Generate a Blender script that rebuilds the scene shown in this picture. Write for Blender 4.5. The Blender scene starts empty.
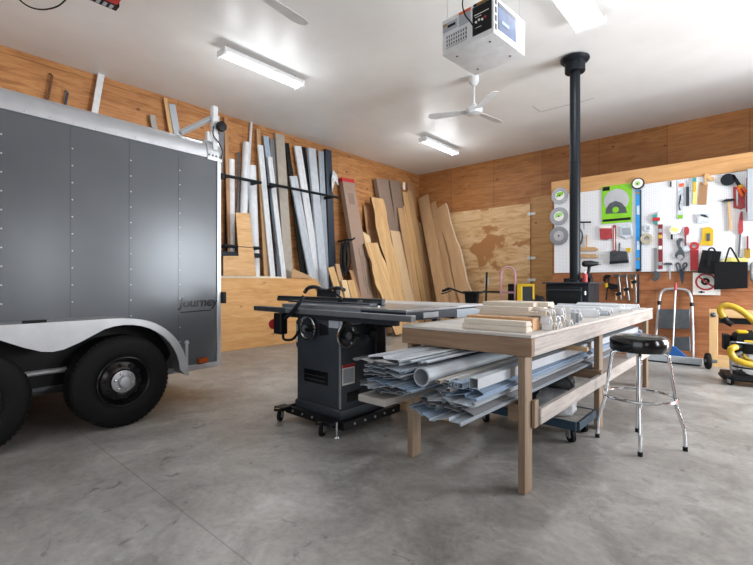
import bpy, bmesh, math, random
from mathutils import Vector, Matrix
random.seed(7)
SC = bpy.context.scene
COL = SC.collection
PI = math.pi
# ------------------------------------------------------------------ survey of the room
# room axes: +Y runs along the left wall to the back, +X along the back wall to the right.
FPX, EYE = 436.0, 1.2
YAW = math.atan(388.5 / FPX)
_s, _c = math.sin(YAW), math.cos(YAW)
def ray(u, v):
    k = (u - 376.5) / FPX
    return (-_s + k * _c, _c + k * _s, (282.5 - v) / FPX)
def onX(u, v, x):
    d = ray(u, v); t = x / d[0]; return Vector((x, d[1] * t, EYE + d[2] * t))
def onY(u, v, y):
    d = ray(u, v); t = y / d[1]; return Vector((d[0] * t, y, EYE + d[2] * t))
def onZ(u, v, z):
    d = ray(u, v); t = (z - EYE) / d[2]; return Vector((d[0] * t, d[1] * t, z))
XL, YB, ZC, YP = -7.38, 10.1, 4.27, 8.2      # left wall, back wall, ceiling, tool partition
XR, YF = 3.2, -4.2                           # right wall, wall behind the viewer

# ------------------------------------------------------------------ materials
def lin(h):
    h = h.lstrip('#'); r = []
    for i in (0, 2, 4):
        c = int(h[i:i+2], 16) / 255
        r.append(c / 12.92 if c <= .04045 else ((c + .055) / 1.055) ** 2.4)
    return (*r, 1)
class NT:
    def __init__(s, name):
        s.m = bpy.data.materials.new(name); s.m.use_nodes = True
        s.t = s.m.node_tree; s.b = s.t.nodes['Principled BSDF']
    def n(s, typ, **kw):
        x = s.t.nodes.new(typ)
        for k, v in kw.items():
            if k in x.inputs.keys(): x.inputs[k].default_value = v
            else: setattr(x, k, v)
        return x
    def l(s, a, b): s.t.links.new(a, b)
    def coords(s, scale=(1, 1, 1)):
        tc = s.n('ShaderNodeTexCoord'); mp = s.n('ShaderNodeMapping'); mp.inputs['Scale'].default_value = scale
        s.l(tc.outputs['Object'], mp.inputs['Vector']); return mp.outputs['Vector']
    def noise(s, vec, scale, detail=4, rough=.55, dist=0):
        x = s.n('ShaderNodeTexNoise'); x.inputs['Scale'].default_value = scale; x.inputs['Detail'].default_value = detail
        x.inputs['Roughness'].default_value = rough; x.inputs['Distortion'].default_value = dist
        s.l(vec, x.inputs['Vector']); return x.outputs['Fac']
    def ramp(s, fac, stops):
        x = s.n('ShaderNodeValToRGB'); e = x.color_ramp.elements
        while len(e) < len(stops): e.new(.5)
        for i, (p, c) in enumerate(stops): e[i].position = p; e[i].color = c if not isinstance(c, str) else lin(c)
        s.l(fac, x.inputs['Fac']); return x.outputs['Color']
    def mix(s, fac, a, b, mode='MIX'):
        x = s.n('ShaderNodeMix'); x.data_type = 'RGBA'; x.blend_type = mode
        for i, v in ((0, fac), (6, a), (7, b)):
            if hasattr(v, 'links'): s.l(v, x.inputs[i])
            else: x.inputs[i].default_value = lin(v) if isinstance(v, str) else v
        return x.outputs[2]
    def math(s, op, a, b=0):
        x = s.n('ShaderNodeMath'); x.operation = op
        for i, v in ((0, a), (1, b)):
            if hasattr(v, 'links'): s.l(v, x.inputs[i])
            else: x.inputs[i].default_value = v
        return x.outputs[0]
    def bump(s, h, strength=.2, dist=.01):
        x = s.n('ShaderNodeBump'); x.inputs['Strength'].default_value = strength; x.inputs['Distance'].default_value = dist
        s.l(h, x.inputs['Height']); s.l(x.outputs['Normal'], s.b.inputs['Normal'])
    def done(s, col=None, rough=.5, metal=0, spec=None):
        if col is not None:
            if hasattr(col, 'links'): s.l(col, s.b.inputs['Base Color'])
            else: s.b.inputs['Base Color'].default_value = lin(col)
        if hasattr(rough, 'links'): s.l(rough, s.b.inputs['Roughness'])
        else: s.b.inputs['Roughness'].default_value = rough
        s.b.inputs['Metallic'].default_value = metal
        if spec is not None: s.b.inputs['Specular IOR Level'].default_value = spec
        return s.m
M = {}
def plain(key, col, rough=.5, metal=0, var=.08, scale=9, bump=0):
    t = NT(key); v = t.coords(); n = t.noise(v, scale)
    c = lin(col); lo = tuple(x * (1 - var) for x in c[:3]) + (1,); hi = tuple(min(1, x * (1 + var)) for x in c[:3]) + (1,)
    if bump: t.bump(n, bump, .004)
    M[key] = t.done(t.ramp(n, [(.3, lo), (.7, hi)]), rough, metal, .25 if max(c[:3]) < .02 and rough > .4 else None); return M[key]
def wood(key, dark, light, axis='Z', knots=.0, rough=.6, fine=1.0):
    t = NT(key)
    sc = {'X': (.55, 9, 9), 'Y': (9, .55, 9), 'Z': (9, 9, .55)}[axis]
    v = t.coords(sc)
    n = t.noise(v, 2.2 * fine, 6, .6, .9); n2 = t.noise(t.coords(tuple(q * 3 for q in sc)), 4.5 * fine, 3)
    f = t.math('ADD', t.math('MULTIPLY', n, .7), t.math('MULTIPLY', n2, .3))
    col = t.ramp(f, [(.32, dark), (.68, light)])
    if knots:
        sk = {'X': (1.1, 2.6, 2.6), 'Y': (2.6, 1.1, 2.6), 'Z': (2.6, 2.6, 1.1)}[axis]
        vo = t.n('ShaderNodeTexVoronoi'); vo.inputs['Scale'].default_value = 2.4
        t.l(t.coords(sk), vo.inputs['Vector'])
        kf = t.ramp(vo.outputs['Distance'], [(.035, (1, 1, 1, 1)), (.085, (0, 0, 0, 1))])
        col = t.mix(t.math('MULTIPLY', kf, knots), col, '#4a2a12')
    t.bump(f, .12, .004)
    M[key] = t.done(col, rough); return M[key]
def plywood(key, ax, base, dark, worn, sheet=(2.44, 1.22), off=(0, 0), knots=.8, red=0.25):
    """sheets of plywood on a wall, grain running level; ax = world axis along the wall"""
    t = NT(key); tc = t.n('ShaderNodeTexCoord'); sp = t.n('ShaderNodeSeparateXYZ'); t.l(tc.outputs['Object'], sp.inputs[0])
    a = sp.outputs[ax]; b = sp.outputs['Z']
    cb = t.n('ShaderNodeCombineXYZ'); t.l(t.math('ADD', a, off[0]), cb.inputs[0]); t.l(t.math('ADD', b, off[1]), cb.inputs[1])
    def mp(sc):
        m = t.n('ShaderNodeMapping'); m.inputs['Scale'].default_value = sc; t.l(cb.outputs[0], m.inputs[0]); return m.outputs[0]
    g = t.noise(mp((.8, 5.5, 1)), 2.0, 7, .62, 1.2)
    g2 = t.noise(mp((2, 26, 1)), 2.0, 4, .6)
    f = t.math('ADD', t.math('MULTIPLY', g, .72), t.math('MULTIPLY', g2, .28))
    col = t.ramp(f, [(.33, dark), (.52, base), (.7, worn)])
    big = t.noise(mp((.35, .5, 1)), 1.3, 3)
    col = t.mix(t.ramp(big, [(.4, (0, 0, 0, 1)), (.7, (red, red, red, 1))]), col, dark)
    vo = t.n('ShaderNodeTexVoronoi'); vo.inputs['Scale'].default_value = 2.6; t.l(mp((.9, 1.7, 1)), vo.inputs['Vector'])
    kf = t.ramp(vo.outputs['Distance'], [(.05, (1, 1, 1, 1)), (.11, (0, 0, 0, 1))])
    col = t.mix(t.math('MULTIPLY', kf, knots), col, '#54300f')
    br = t.n('ShaderNodeTexBrick'); br.offset = 0.5; br.inputs['Scale'].default_value = 1
    br.inputs['Mortar Size'].default_value = .004; br.inputs['Brick Width'].default_value = sheet[0]; br.inputs['Row Height'].default_value = sheet[1]
    br.inputs['Color1'].default_value = (1, 1, 1, 1); br.inputs['Color2'].default_value = (.82, .8, .78, 1); br.inputs['Mortar'].default_value = (.35, .3, .25, 1)
    t.l(cb.outputs[0], br.inputs['Vector'])
    col = t.mix(1.0, col, br.outputs['Color'], 'MULTIPLY')
    M[key] = t.done(col, .62); return M[key]
def emit(key, col, strength):
    t = NT(key); t.b.inputs['Base Color'].default_value = lin(col)
    t.b.inputs['Emission Color'].default_value = lin(col); t.b.inputs['Emission Strength'].default_value = strength
    M[key] = t.m; return t.m

plywood('ply_left', 'Y', '#b9804a', '#865127', '#cf9c62', off=(.4, .7), knots=1.0)
plywood('ply_back', 'X', '#b0763f', '#88562c', '#c08b56', sheet=(1.22, 2.44), off=(.2, .6), red=.6)
plywood('ply_part', 'X', '#a86b42', '#84502d', '#b98256', sheet=(2.44, 1.22), off=(.1, .15), knots=.3)
plywood('ply_bin', 'Y', '#d3a064', '#c18b4e', '#deb37c', sheet=(2.44, 2.5), off=(.0, .0), knots=.55, red=.1)
plywood('ply_scrap', 'Y', '#d8ac78', '#c2925a', '#e0b888', sheet=(9, 9), off=(2.5, .3), knots=.9, red=0)
def door_ply():
    t = NT('ply_door'); v = t.coords((.9, 1, 4.2))
    n = t.noise(v, 1.9, 7, .62, 1.0)
    col = t.ramp(n, [(.33, '#b98c5a'), (.5, '#d6b080'), (.66, '#e2c498')])
    p = t.noise(t.coords((.8, 1, 1.1)), 1.25, 5, .55, .4)          # patches where the face veneer is gone
    col = t.mix(t.ramp(p, [(.55, (0, 0, 0, 1)), (.58, (1, 1, 1, 1))]), col, '#ad7845')
    M['ply_door'] = t.done(col, .6)
door_ply()
plywood('ply_side', 'X', '#c0935c', '#a67642', '#cda670', sheet=(1.22, 2.44), off=(.42, .2), red=.2)
wood('header', '#b98650', '#d5a670', 'X', .2)
def concrete():
    t = NT('concrete'); v = t.coords()
    a = t.noise(v, .55, 8, .62, .5); b = t.noise(v, 3.2, 8, .68, .8); c = t.noise(v, 26, 4, .6)
    f = t.math('ADD', t.math('MULTIPLY', a, .5), t.math('ADD', t.math('MULTIPLY', b, .36), t.math('MULTIPLY', c, .14)))
    col = t.ramp(f, [(.36, '#605f5c'), (.46, '#83817d'), (.55, '#9d9b97'), (.66, '#b9b7b3')])
    w = t.noise(t.coords((1, 1, 1)), 2.3, 10, .74, .5)
    col = t.mix(t.ramp(w, [(.54, (0, 0, 0, 1)), (.68, (.5, .5, .5, 1))]), col, '#bdbcb9')
    st = t.noise(v, 5.5, 5, .7, 1.5)
    col = t.mix(t.ramp(st, [(.60, (0, 0, 0, 1)), (.70, (.6, .6, .6, 1))]), col, '#4f4d4a')
    tc = t.n('ShaderNodeTexCoord'); sp = t.n('ShaderNodeSeparateXYZ'); t.l(tc.outputs['Object'], sp.inputs[0])
    def joint(ax, at):
        d = t.math('ABSOLUTE', t.math('SUBTRACT', sp.outputs[ax], at)); return t.math('LESS_THAN', d, .0035)
    j = t.math('MAXIMUM', joint('Y', 1.03), t.math('MAXIMUM', joint('Y', 4.7), joint('X', -4.9)))
    col = t.mix(t.math('MULTIPLY', j, .4), col, '#4a4844')
    r = t.ramp(f, [(.35, (.30, .30, .30, 1)), (.65, (.46, .46, .46, 1))])
    t.bump(t.math('ADD', b, t.math('MULTIPLY', c, .4)), .06, .006)
    M['concrete'] = t.done(col, r, 0, .45)
concrete()
def ceiling_mat():
    t = NT('ceiling_white'); v = t.coords()
    n = t.noise(v, .8, 6, .6); n2 = t.noise(v, 7, 4)
    col = t.ramp(n, [(.35, '#dededc'), (.65, '#e8e8e6')])
    t.bump(n2, .03, .01)
    M['ceiling_white'] = t.done(col, .38)
ceiling_mat()
def pegboard_mat():
    t = NT('pegboard'); tc = t.n('ShaderNodeTexCoord'); sp = t.n('ShaderNodeSeparateXYZ'); t.l(tc.outputs['Object'], sp.inputs[0])
    def fr(o): return t.math('SUBTRACT', t.math('FRACT', t.math('MULTIPLY', o, 1 / .0254)), .5)
    a, b = fr(sp.outputs['X']), fr(sp.outputs['Z'])
    d = t.math('SQRT', t.math('ADD', t.math('MULTIPLY', a, a), t.math('MULTIPLY', b, b)))
    M['pegboard'] = t.done(t.mix(t.math('LESS_THAN', d, .2), '#e3e5e8', '#aeb0b5'), .4)
pegboard_mat()
def trailer_mat():
    t = NT('trailer_grey'); v = t.coords((1, 1, 1)); n = t.noise(v, 1.1, 3, .5); n2 = t.noise(v, 3.5, 2)
    t.bump(t.math('ADD', n, t.math('MULTIPLY', n2, .25)), .05, .05)
    M['trailer_grey'] = t.done(t.ramp(n, [(.3, '#5a5e62'), (.7, '#64686c')]), .25, .08, .24)
trailer_mat()
plain('silver', '#b9bbbe', .4, .55, .06, 6)
plain('silver_dull', '#b9bbbd', .45, .55, .08, 8)
plain('white_paint', '#d8dadb', .4)
plain('white_vinyl', '#dadde0', .38)
plain('grey_vinyl', '#b9c0c8', .4)
plain('blue_vinyl', '#9fb0c0', .4)
plain('siding_grey', '#969fa7', .42, 0, .08, 5)
plain('siding_blue', '#8b9fb4', .42, 0, .08, 5)
plain('siding_pale', '#a7aeb4', .42, 0, .06, 5)
plain('siding_dark', '#757679', .45, 0, .1, 5)
plain('taupe_vinyl', '#a79f92', .45)
plain('rubber', '#0d0d0e', .7, 0, .25, 30, .3)
plain('black_gloss', '#0e0f11', .22)
plain('black_matte', '#0e0f11', .5, 0, .15)
plain('black_iron', '#1c2126', .45, .3, .12)
plain('flue_black', '#1a1f24', .42, .35, .1, 4)
plain('saw_charcoal', '#3a4047', .4, .35, .08, 5)
plain('saw_dark', '#23282e', .45, .2, .08)
plain('cast_iron', '#9da3a8', .28, .85, .1, 8)
plain('laminate', '#aeb2b6', .3, 0, .06)
plain('chrome', '#dcdfe2', .08, 1, .03)
plain('steel', '#9b9fa3', .3, .9, .1, 15)
plain('steel_dark', '#5f6468', .4, .8, .15, 15)
plain('zinc', '#b7babd', .35, .8, .1, 12)
plain('vinyl_seat', '#0d0f12', .16)
plain('red_paint', '#b3242a', .4)
plain('red_dull', '#a5373c', .5, 0, .2, 25)
plain('dark_red', '#7a2326', .45)
plain('pink_paint', '#b98a92', .45)
plain('yellow', '#cfab14', .45)
plain('yellow_hose', '#b8951c', .42, 0, .1, 20)
plain('yellow_pale', '#e8dc7a', .5)
plain('orange', '#e2622a', .45)
plain('amber', '#b5531a', .25)
plain('green', '#7fc31c', .4)
plain('green_pale', '#9fd67a', .45)
plain('blue_level', '#2b8fd6', .35)
plain('blue_dark', '#173344', .5)
plain('blue_print', '#173f72', .5, 0, .6, 12)
plain('navy', '#1f2c3a', .5)
plain('teal', '#2f9a94', .5)
plain('paper', '#e9e8e2', .55)
plain('paper_grey', '#a6adb4', .5)
plain('clear_plastic', '#c7d0d8', .2, 0, .25, 40)
plain('cardboard', '#9a8170', .75, 0, .06)
plain('cardboard_dark', '#857062', .75, 0, .06)
plain('kraft', '#b8936b', .75, 0, .05)
plain('mdf', '#cdb08a', .7, 0, .03)
plain('carpet', '#8d8a84', .95, 0, .2, 60, .5)
plain('leather_black', '#07080b', .5, 0, .2, 14, .35)
plain('bag_clear', '#b9bdc0', .3, 0, .3, 14, .4)
plain('bag_dark', '#3a3d40', .35, 0, .35, 10, .5)
plain('grey_plank', '#97938d', .6, 0, .1, 14)
plain('brass', '#b08a3c', .35, .8)
plain('dark_glass', '#1a1d1e', .12)
plain('blue_broom', '#1c5a9c', .5)
plain('tape_tan', '#b5aa93', .5)
wood('pine', '#b98d58', '#d9b583', 'Z', .35)
wood('pine_pale', '#d3b283', '#e6cda4', 'Z', .2)
wood('pine_tan', '#a9835a', '#c9a47a', 'Z', .3)
wood('pine_brown', '#9c7350', '#b68b63', 'Z', .3)
wood('slab', '#ad8050', '#d8b684', 'Z', .8, fine=.7)
wood('slab_grey', '#a98560', '#c8a57c', 'Z', .5, fine=.7)
plain('bark', '#6a4a30', .9, 0, .35, 25, .6)
plain('sapwood', '#e7dcc3', .6, 0, .1, 25)
wood('bench_wood_x', '#6e5642', '#957a60', 'X', .35)
wood('bench_wood_y', '#857d77', '#b9b2ab', 'Y', .25)
wood('bench_wood_z', '#6c5945', '#917b64', 'Z', .35)
wood('bench_top', '#a8a19a', '#cac5be', 'X', .1)
wood('stick_x', '#b29169', '#cdb08a', 'X', .2)
wood('trim_primed_x', '#c4b8a6', '#d8cfc2', 'X', .0)
wood('trim_brown_x', '#b08457', '#caa074', 'X', .2)
wood('frame_pine_z', '#c9a06a', '#dcba88', 'Z', .2)
wood('frame_pine_x', '#c9a06a', '#dcba88', 'X', .2)
emit('tube_light', '#f6fbff', 14)

# ------------------------------------------------------------------ mesh builder
class MB:
    def __init__(s): s.v = []; s.f = []; s.fm = []; s.mats = []; s.cur = 0
    def m(s, key):
        if key not in s.mats: s.mats.append(key)
        s.cur = s.mats.index(key); return s
    def add(s, vs, fs, mx=None):
        o = len(s.v)
        for p in vs: s.v.append(tuple(mx @ Vector(p)) if mx is not None else tuple(p))
        for f in fs: s.f.append(tuple(i + o for i in f)); s.fm.append(s.cur)
        return s
    def box(s, x0, x1, y0, y1, z0, z1, mx=None):
        x0, x1 = sorted((x0, x1)); y0, y1 = sorted((y0, y1)); z0, z1 = sorted((z0, z1))
        vs = [(x, y, z) for z in (z0, z1) for y in (y0, y1) for x in (x0, x1)]
        return s.add(vs, [(0, 2, 3, 1), (4, 5, 7, 6), (0, 1, 5, 4), (2, 6, 7, 3), (1, 3, 7, 5), (0, 4, 6, 2)], mx)
    def prism(s, poly, h0, h1, mx=None):
        """poly in local xy, extruded along local z"""
        a = sum(poly[i][0] * poly[(i + 1) % len(poly)][1] - poly[(i + 1) % len(poly)][0] * poly[i][1] for i in range(len(poly)))
        if a < 0: poly = poly[::-1]
        n = len(poly); vs = [(p[0], p[1], h0) for p in poly] + [(p[0], p[1], h1) for p in poly]
        fs = [tuple(range(n - 1, -1, -1)), tuple(range(n, 2 * n))] + [(i, (i + 1) % n, n + (i + 1) % n, n + i) for i in range(n)]
        return s.add(vs, fs, mx)
    def tube(s, pts, r, n=10, closed=False, caps=True, up=None, squash=1):
        P = [Vector(p) for p in pts]; k = len(P); rs = r if isinstance(r, (list, tuple)) else [r] * k
        T = []
        for i in range(k):
            a = P[(i - 1) % k] if closed or i > 0 else P[i]; b = P[(i + 1) % k] if closed or i < k - 1 else P[i]
            T.append((b - a).normalized())
        u = Vector(up) if up else (Vector((0, 0, 1)) if abs(T[0].z) < .9 else Vector((1, 0, 0)))
        u = (u - T[0] * u.dot(T[0])).normalized(); vs = []
        for i in range(k):
            u = (u - T[i] * u.dot(T[i])).normalized(); w = T[i].cross(u)
            for j in range(n):
                a = 2 * PI * j / n; vs.append(P[i] + (u * math.cos(a) * squash + w * math.sin(a)) * rs[i])
        fs = []
        for i in range(k if closed else k - 1):
            for j in range(n):
                a, b = i * n + j, i * n + (j + 1) % n; i2 = (i + 1) % k
                fs.append((a, b, i2 * n + (j + 1) % n, i2 * n + j))
        if caps and not closed: fs += [tuple(range(n - 1, -1, -1)), tuple(range((k - 1) * n, k * n))]
        return s.add(vs, fs)
    def lathe(s, prof, mx=None, n=24):
        """prof: (r,z) list about local z; closes ends when r = 0"""
        vs = []; fs = []; idx = []
        for r, z in prof:
            if r < 1e-6: idx.append([len(vs)] * n); vs.append((0, 0, z))
            else:
                idx.append([len(vs) + j for j in range(n)])
                vs += [(r * math.cos(2 * PI * j / n), r * math.sin(2 * PI * j / n), z) for j in range(n)]
        for i in range(len(prof) - 1):
            for j in range(n):
                q = [idx[i][j], idx[i][(j + 1) % n], idx[i + 1][(j + 1) % n], idx[i + 1][j]]
                d = []
                for x in q:
                    if x not in d: d.append(x)
                if len(d) > 2: fs.append(tuple(d))
        return s.add(vs, fs, mx)
    def cyl(s, p0, p1, r0, r1=None, n=16):
        return s.tube([p0, p1], [r0, r0 if r1 is None else r1], n)
    def mesh(s, name, bevel=0, angle=35, seg=1):
        me = bpy.data.meshes.new(name); me.from_pydata(s.v, [], s.f)
        for k in s.mats: me.materials.append(M[k])
        me.polygons.foreach_set('material_index', s.fm)
        bm = bmesh.new(); bm.from_mesh(me); bmesh.ops.recalc_face_normals(bm, faces=bm.faces[:])
        if bevel:
            es = [e for e in bm.edges if len(e.link_faces) == 2 and e.calc_face_angle(0) > .6]
            bmesh.ops.bevel(bm, geom=es, offset=bevel, segments=seg, affect='EDGES', profile=.6, clamp_overlap=True)
        bm.to_mesh(me); bm.free()
        me.polygons.foreach_set('use_smooth', [True] * len(me.polygons))
        try: me.set_sharp_from_angle(angle=math.radians(angle))
        except Exception: pass
        me.update(); return me
def tag(o, label=None, cat=None, group=None, kind=None):
    if label: o['label'] = label
    if cat: o['category'] = cat
    if group: o['group'] = group
    if kind: o['kind'] = kind
    return o
def obj(name, mb, parent=None, bevel=0, angle=35, seg=1, label=None, cat=None, group=None, kind=None, mx=None):
    o = bpy.data.objects.new(name, mb.mesh(name, bevel, angle, seg) if isinstance(mb, MB) else mb); COL.objects.link(o)
    if parent is not None: o.parent = parent
    if mx is not None: o.matrix_world = mx
    return tag(o, label, cat, group, kind)
def thing(name, label, cat, loc=(0, 0, 0), rz=0, group=None, kind=None):
    o = bpy.data.objects.new(name, None); o.empty_display_size = .1; COL.objects.link(o)
    o.location = loc; o.rotation_euler = (0, 0, rz); return tag(o, label, cat, group, kind)
def dup(o, parent=None, **kw):
    kids = list(o.children)
    c = o.copy(); COL.objects.link(c)
    if parent is not None: c.parent = parent
    for k in kids: dup(k, c)
    for k, v in kw.items():
        if k == 'loc': c.location = v
        elif k == 'rz': c.rotation_euler[2] = v
        else: c[k] = v
    return c
def struct(name, mb, parent=None, bevel=0): return obj(name, mb, parent, bevel, kind=None if parent else 'structure')
def frame(o, x, y, z):
    """matrix with given origin and axes"""
    m = Matrix.Identity(4)
    for i, a in enumerate((x, y, z)):
        a = Vector(a).normalized()
        for j in range(3): m[j][i] = a[j]
    for j in range(3): m[j][3] = o[j]
    return m
def arc(c, r, a0, a1, n, ax=(1, 0, 0), ay=(0, 0, 1)):
    c, ax, ay = Vector(c), Vector(ax), Vector(ay)
    return [c + ax * (r * math.cos(a0 + (a1 - a0) * i / n)) + ay * (r * math.sin(a0 + (a1 - a0) * i / n)) for i in range(n + 1)]
def smooth(pts, n=8):
    P = [Vector(p) for p in pts]; out = []
    for i in range(len(P) - 1):
        a, b, c, d = P[max(i - 1, 0)], P[i], P[i + 1], P[min(i + 2, len(P) - 1)]
        for j in range(n):
            t = j / n
            out.append(.5 * ((2 * b) + (c - a) * t + (2 * a - 5 * b + 4 * c - d) * t * t + (3 * b - a - 3 * c + d) * t ** 3))
    return out + [P[-1]]
ORD = ['first', 'second', 'third', 'fourth', 'fifth', 'sixth', 'seventh', 'eighth', 'ninth', 'tenth', 'eleventh', 'twelfth', 'thirteenth',
       'fourteenth', 'fifteenth', 'sixteenth', 'seventeenth', 'eighteenth', 'nineteenth', 'twentieth']

# ------------------------------------------------------------------ room shell
struct('floor', MB().m('concrete').box(XL - .2, XR + .2, YF - .2, YB + .2, -.2, 0))
struct('ceiling', MB().m('ceiling_white').box(XL - .2, XR + .2, YF - .2, YB + .2, ZC, ZC + .15))
struct('wall_left', MB().m('ply_left').box(XL - .2, XL, YF - .2, YB + .2, 0, ZC))
struct('wall_back', MB().m('ply_back').box(XL, XR, YB, YB + .2, 0, ZC))
W1, W2, W3, W4 = (5.3, 6.8, 1.0, 2.75), (2.8, 3.15, 1.0, 2.45), (-2.6, -.6, 1.0, 2.6), (7.1, 8.15, .02, 2.6)  # the last is an unseen opening, added for its light
b = MB().m('ply_part'); ys = YF - .2
for (y0, y1, z0, z1) in (W3, W2, W1, W4):
    b.box(XR, XR + .2, ys, y0, 0, ZC); b.box(XR, XR + .2, y0, y1, 0, z0); b.box(XR, XR + .2, y0, y1, z1, ZC); ys = y1
b.box(XR, XR + .2, ys, YB + .2, 0, ZC); struct('wall_right', b)
DX0, DX1, DZ = -2.4, 2.4, 3.3                                  # unseen door opening behind the viewer, added for soft fill
b = MB().m('ply_part'); b.box(XL, DX0, YF - .2, YF, 0, ZC).box(DX1, XR, YF - .2, YF, 0, ZC).box(DX0, DX1, YF - .2, YF, DZ, ZC)
struct('wall_front', b)
# tool partition with its header board
XP0 = -2.948
b = MB().m('ply_part').box(XP0, XR, YP + .01, YP + .14, 0, 3.05); struct('wall_partition', b)
struct('trim_5', MB().m('ply_side').box(-4.10, -2.70, YB - .022, YB, 0, 3.2))
b = MB().m('header').box(XP0, XR, YP - .035, YP + .01, 2.80, 3.055); struct('trim_1', b, bevel=.004)
# door panel hung on the back wall
dm = MB().m('ply_door').box(-6.36, -4.13, YB - .03, YB, 0, 3.07)
d1 = struct('door_1', dm, bevel=.003)
for z in (1.26, 1.777, 2.812):
    obj('hinge', MB().m('white_paint').box(-4.19, -4.0, YB - .045, YB - .03, z - .03, z + .03).cyl((-4.13, YB - .045, z - .05), (-4.13, YB - .045, z + .05), .015), d1, .002)
o = onY(487, 281, YB - .03)
obj('wall_outlet', MB().m('white_paint').box(o.x - .05, o.x + .05, YB - .042, YB - .03, o.z - .09, o.z + .09), bevel=.004,
    label='white electrical outlet plate on the light plywood door panel', cat='outlet')
# access hatch outline in the ceiling
h0 = onZ(540, 112, ZC)
struct('trim_2', MB().m('silver_dull').box(h0.x, h0.x + .9, h0.y, h0.y + .012, ZC - .004, ZC).box(h0.x, h0.x + .012, h0.y, h0.y - .35, ZC - .004, ZC))

# ------------------------------------------------------------------ enclosed trailer
T = thing('cargo_trailer', 'dark grey enclosed cargo trailer with silver trim and Journey lettering', 'trailer', (-4.31, 2.35, 0), math.radians(2.7))
TW, TL, Z0, Z1 = 2.1, 5.4, .37, 2.51
b = MB().m('trailer_grey').box(-TW, 0, -TL, -.03, Z0, Z1)
b.m('silver_dull')
for yy in (-.44, -.89, -1.34, -1.79, -2.24):                         # rivet rows on the panel seams
    for k in range(13):
        z = .62 + k * .14
        b.lathe([(.0072, -.002), (.006, .003), (0, .005)], Matrix.Translation((0, yy, z)) @ Matrix.Rotation(PI / 2, 4, 'Y'), 8)
    b.m('trailer_grey').box(0, .0025, yy - .015, yy - .0135, Z0, Z1).m('silver_dull')
obj('body', b, T)
# rounded silver roof rail, roof, corner post, lower rail
b = MB().m('silver'); R = .17
prof = [(0.012, 2.49), (.012, 2.53), (.004, 2.60), (-.03, 2.65), (-.09, 2.675), (-.16, 2.68), (-.16, 2.49)]
mxy = frame((0, 0, 0), (1, 0, 0), (0, 0, 1), (0, 1, 0))
b.prism(prof, -TL, 0, mxy)
for k in range(30):
    b.lathe([(.009, -.002), (.007, .004), (0, .006)], Matrix.Translation((.012, -.05 - k * .16, 2.51)) @ Matrix.Rotation(PI / 2, 4, 'Y'), 6)
obj('roof_rail', b, T)
obj('roof', MB().m('white_paint').prism([(-.16, 2.6), (-.16, 2.675), (-TW / 2, 2.72), (-TW, 2.66), (-TW, 2.5)], -TL, -.03, mxy), T)
b = MB().m('silver').box(-.05, .014, -.045, 0, .33, 2.6)
b.m('steel_dark')
for k in range(12): b.lathe([(.006, 0), (0, .004)], Matrix.Translation((.014, -.02, .45 + k * .18)) @ Matrix.Rotation(PI / 2, 4, 'Y'), 6)
obj('corner_post', b, T, .004)
obj('rear_door', MB().m('trailer_grey').box(-TW, -.05, -.03, .02, .4, 2.5), T)
obj('door_latch', MB().m('black_matte').box(-.02, .05, .0, .04, .98, 1.1).box(.0, .03, .0, .03, 2.3, 2.36), T, .004)
obj('lower_rail', MB().m('silver').box(-.04, .016, -.62, 0, .32, .372), T, .004); obj('lower_rail', MB().m('silver').box(-.04, .016, -TL, -2.6, .32, .372), T, .004)
obj('chassis', MB().m('steel_dark').box(-.35, -.27, -TL, -.1, .26, .36).box(-TW + .27, -TW + .35, -TL, -.1, .26, .36).box(-TW, -.05, -TL, -.1, .34, .372), T)
obj('frame_rail', MB().m('silver_dull').tube([(.03, -2.75, .50), (.03, -.9, .50)], .022, 10), T)
WY = (-1.055, -2.04)
obj('axle', MB().m('black_iron').cyl((-TW + .1, WY[0], .33), (.0, WY[0], .33), .045).cyl((-TW + .1, WY[1], .33), (.0, WY[1], .33), .045), T)
# fender: lip plate with two arches, top strip and inner skirt
FX = .29
yr, yf = WY[0], WY[1]
top = [(yr + .555, .34), (yr + .545, .44), (yr + .50, .58), (yr + .42, .71), (yr + .30, .815), (yr + .15, .88), (yr - .05, .905), (yr - .3, .905),
       (yf + .3, .905), (yf + .05, .905), (yf - .15, .88), (yf - .30, .815), (yf - .42, .71), (yf - .50, .58), (yf - .545, .44), (yf - .555, .34)]
def under(yc, a0, a1, n=10, r=.475, zc=.373): return [(yc + r * math.cos(a0 + (a1 - a0) * i / n), zc + r * math.sin(a0 + (a1 - a0) * i / n)) for i in range(n + 1)]
val = (yr + yf) / 2
low = [(yf - .53, .34)] + under(yf, PI * .98, PI * .40, 12) + [(val - .17, .735), (val - .07, .695), (val, .685), (val + .07, .695), (val + .17, .735)] + under(yr, PI * .60, PI * .02, 12) + [(yr + .53, .34)]
b = MB().m('silver_dull'); mfx = frame((0, 0, 0), (0, 1, 0), (0, 0, 1), (1, 0, 0))
top = [(p.x, p.y) for p in smooth([Vector((y, z, 0)) for y, z in top], 3)]
b.prism(top + low, FX - .012, FX, mfx)
for i in range(len(top) - 1):                                  # top sheet, 8 mm thick
    (y0, z0), (y1, z1) = top[i], top[i + 1]
    d = Vector((y1 - y0, z1 - z0)).normalized(); n = Vector((-d.y, d.x)) * -.008
    if n.dot(Vector((0, 1))) > 0: n = -n
    b.prism([(y0, z0), (y1, z1), (y1 + n.x, z1 + n.y), (y0 + n.x, z0 + n.y)], 0, FX - .001, mfx)
obj('fender', b, T, 0, 30)
obj('fender_liner', MB().m('black_matte').prism([(y_, z_ - .02) for y_, z_ in top if z_ > .5] + [(yf - .44, .38), (yr + .44, .38)], -.004, .012, mfx), T)
obj('mud_bracket', MB().m('silver').box(FX - .03, FX - .018, yr + .535, yr + .56, .42, .66).cyl((FX - .035, yr + .548, .64), (FX - .01, yr + .548, .64), .018), T, .002)
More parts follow.
